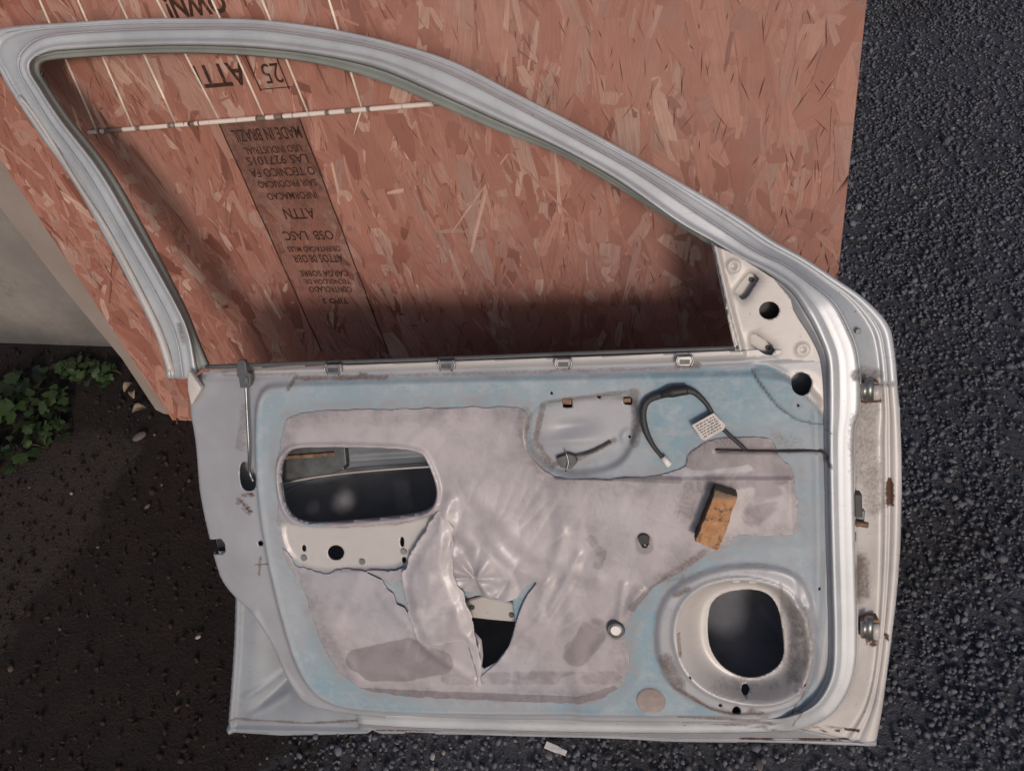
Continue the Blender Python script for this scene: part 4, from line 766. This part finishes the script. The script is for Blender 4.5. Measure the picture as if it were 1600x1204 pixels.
# hinges and check strap
def hinge_part(cx, cy):
    h0 = box_part("hinge", [(cx - 16, cy - 14), (cx + 14, cy - 14), (cx + 15, cy + 14), (cx - 14, cy + 16)], .032, .012, M['rusty'], door, .0015)
    tube("hinge_pin", DP.at3([(cx - 2, cy - 18), (cx - 2, cy + 15)], .036), .0055, M['steel'], h0, 12, 1)
    tube("hinge_knuckle", DP.at3([(cx + 8, cy - 9), (cx + 8, cy + 13)], .032), .006, M['white_metal'], h0, 12, 1)
    tube("hinge_knuckle", DP.at3([(cx - 10, cy - 12), (cx - 10, cy + 12)], .036), .0045, M['steel'], h0, 12, 1)
    return h0
hinge_part(1360, 610); hinge_part(1360, 982)
ck = box_part("check_strap", [(1335, 772), (1347, 772), (1348, 808), (1336, 808)], .046, .030, M['black'], door, .001)
tube("strap_pin", DP.at3([(1334, 816), (1356, 820)], .040), .004, M['rusty'], ck, 10, 1); box_part("strap_plate", [(1336, 795), (1352, 798), (1350, 822), (1336, 824)], .036, .026, M['darksteel'], ck, .001)
box_part("strap_stop", [(1334, 832), (1338, 832), (1338, 846), (1334, 846)], .044, .030, M['black'], ck, .0005)
disc("hinge_bolt_hole", (1342, 518), .0225, .004, .004, M['darksteel'], door, 12)

# ------------------------------------------------------------------ plant at the wall
b = NB("ivy_leaf"); v = b.coord(); n = b.noise(v, 30, 4); t = b.attr("tint")
c = b.ramp(t, [(0.0, (0.009, 0.018, 0.008)), (0.45, (0.019, 0.038, 0.014)), (0.8, (0.036, 0.068, 0.020)), (1.0, (0.066, 0.098, 0.026))]); c = b.mix(b.math('MULTIPLY', n, .5), c, (0.025, 0.05, 0.018))
M['leaf'] = b.out(Base_Color=c, Roughness=0.45)
M['stem'] = plain("ivy_stem", (0.06, 0.05, 0.03), 0.8)
px0 = gpt(-30, 700); pl = empty("ivy_plant", Matrix.Translation((-0.42, 0.06, 0.0)), "low clump of green lobed leaves growing at the foot of the grey wall", "plant")
base_leaf = [(0, -0.5, 0), (0.30, -0.62, .05), (0.52, -0.30, .08), (0.62, 0.05, .02), (0.34, 0.10, .06), (0.30, 0.42, .02), (0.0, 0.72, -.08), (-0.30, 0.42, .02), (-0.34, 0.10, .06), (-0.62, 0.05, .02), (-0.52, -0.30, .08), (-0.30, -0.62, .05)]
LV = []; LF = []; LT = []
stems = []
REG = GP.at([(-160, 600), (-160, 760), (20, 735), (70, 715), (105, 690), (112, 650), (125, 610), (185, 606), (188, 590), (170, 572), (120, 570), (60, 585), (0, 610)])
def inreg(x, y): return sdp(np.array([x]), np.array([y]), REG)[0]
cnt = 0
while cnt < 430:
    x, y = random.uniform(-1.0, -0.15), random.uniform(-.2, .19)
    e = inreg(x, y)
    if e < -0.005: continue
    cnt += 1; hz = random.uniform(0.006, 0.02 + min(e, .10) * 0.75); s_ = random.choice((.6, 1, 1, 1.15)) * random.uniform(0.018, 0.036) * (1.0 if x < -.35 else .75)
    rot = Matrix.Rotation(random.uniform(0, 6.28), 3, 'Z') @ Matrix.Rotation(random.gauss(0.15, 0.45), 3, 'X') @ Matrix.Rotation(random.gauss(0, .35), 3, 'Y')
    tn = min(1, max(0, random.gauss(.38 + (hz * 3), .2) + (.22 if x > -.36 else 0))); b0 = len(LV)
    LV.append((x + .42, y - .06, hz + .002)); LT.append(tn)
    for p in base_leaf:
        q2 = rot @ Vector((p[0] * s_, p[1] * s_, p[2] * s_)); LV.append((x + .42 + q2.x, y - .06 + q2.y, max(.002, hz + q2.z))); LT.append(tn * random.uniform(.85, 1.0))
    for i in range(12): LF.append([b0, b0 + 1 + i, b0 + 1 + (i + 1) % 12])
    if cnt % 9 == 0: stems.append((x, y, hz))
mesh("foliage", LV, LF, M['leaf'], pl, True, {"tint": LT})
for x, y, hz in stems:
    ax, ay = x + random.uniform(-.03, .03), y + random.uniform(-.02, .02)
    tube("stem", [(ax + .42, ay - .06, 0.0), ((ax + x) / 2 + .42, (ay + y) / 2 - .06, hz * .7), (x + .42, y - .06, hz)], .0014, M['stem'], pl, 5, 4)

# ------------------------------------------------------------------ litter
M['dry'] = plain("dry_leaf", (0.25, 0.185, 0.13), 0.75, 0, 0.35, 120)
M['peb'] = plain("pale_pebble", (0.34, 0.31, 0.30), 0.8, 0, 0.25, 200, .4)
def dry_leaf(px, py, L, a, label):
    x, y = gpt(px, py); vs = []; fs = []; n = 8
    for i in range(n + 1):
        t = i / n; wd = L * .30 * math.sin(math.pi * min(1, t * .95 + .04)) ** .8
        for j in (-1, -.5, 0, .5, 1): vs.append((t * L - L / 2, j * wd, 0.008 + .012 * math.sin(t * 3.0) * L / .04 + abs(j) ** 1.5 * wd * .7 + random.uniform(-.0006, .0006)))
    for i in range(n):
        for j in range(4): q2 = i * 5 + j; fs.append([q2, q2 + 1, q2 + 6, q2 + 5])
    o = mesh("dry_leaf", vs, fs, M['dry']); o.location = (x, y, .002); o.rotation_euler = (0.15, .1, a); solidify(o, .0006)
    return tag(o, label, "leaf", "dry leaves by the board corner")
dry_leaf(222, 645, .034, .5, "curled beige dry leaf nearest the corner of the boards")
dry_leaf(205, 610, .030, 1.2, "small brown dry leaf at the edge of the beige sheet")
dry_leaf(212, 622, .026, 2.2, "short brown dry leaf between the other two at the board corner")
def pebble(px, py, s_, label, mat=None, cat="stone", flat=.6, nm="pebble"):
    x, y = gpt(px, py); bm = bmesh.new(); bmesh.ops.create_icosphere(bm, subdivisions=3, radius=1)
    for v_ in bm.verts:
        k = 1 + .35 * (fbm(np.array([v_.co.x + px]), np.array([v_.co.y + v_.co.z * .7 + py]), 1.3, 3)[0]); v_.co = Vector((v_.co.x * s_ * 1.35 * k, v_.co.y * s_ * .85 * k, v_.co.z * s_ * flat * k))
    o = bm_obj(nm, bm, mat or M['peb']); o.location = (x, y, s_ * flat * .7 + .002); o.rotation_euler = (0, 0, random.uniform(0, 6)); return tag(o, label, cat, "pale stones on the soil")
M['peb2'] = plain("grey_lilac_stone", (0.10, 0.085, 0.088), .85, 0, .3, 90, .5)
pebble(221, 684, .012, "lilac grey flat stone lying below the board corner", M['peb2'])
pebble(113, 772, .0035, "tiny white stone alone on the concrete patch")
pebble(311, 996, .0042, "white stone left of the lower corner of the door")
pebble(677, 1182, .0045, "white angular stone in front of the door sill")
pebble(232, 792, .005, "pale stone between the soil and the door edge", M['peb2'])
pebble(1186, 1195, .0065, "grey round stone at the lower frame edge under the speaker hole", M['peb2'])
q3 = GP.at([(856, 1166), (884, 1178)])
a3 = math.atan2(q3[1][1] - q3[0][1], q3[1][0] - q3[0][0]); bm = bmesh.new(); bmesh.ops.create_cube(bm, size=1.0)
bmesh.ops.scale(bm, vec=(.034, .010, .0035), verts=bm.verts[:]); bmesh.ops.subdivide_edges(bm, edges=bm.edges[:], cuts=3, use_grid_fill=True)
for v_ in bm.verts: v_.co.z += .004 * math.sin(v_.co.x * 90) * .5 + random.uniform(-.0003, .0003); v_.co.y *= 1 - .25 * (v_.co.x > .008)
o = bm_obj("plastic_scrap", bm, M['whiteplastic'], None, False); o.location = ((q3[0][0] + q3[1][0]) / 2, (q3[0][1] + q3[1][1]) / 2, .009); o.rotation_euler = (0, .08, a3); bevel(o, .0006, 2)
tag(o, "white plastic strip lying on the gravel in front of the door", "scrap")
M['twig'] = plain("twig_bark", (0.07, 0.05, 0.04), .9, 0, .3, 200)
x, y = gpt(265, 640)
o = tube("twig", [(x - .02, y + .02, .004), (x, y + .014, .014), (x + .03, y - .012, .008), (x + .045, y - .04, .005)], .0022, M['twig'], None, 8, 5); tag(o, "thin curved dark twig at the lower corner of the strand board", "twig")
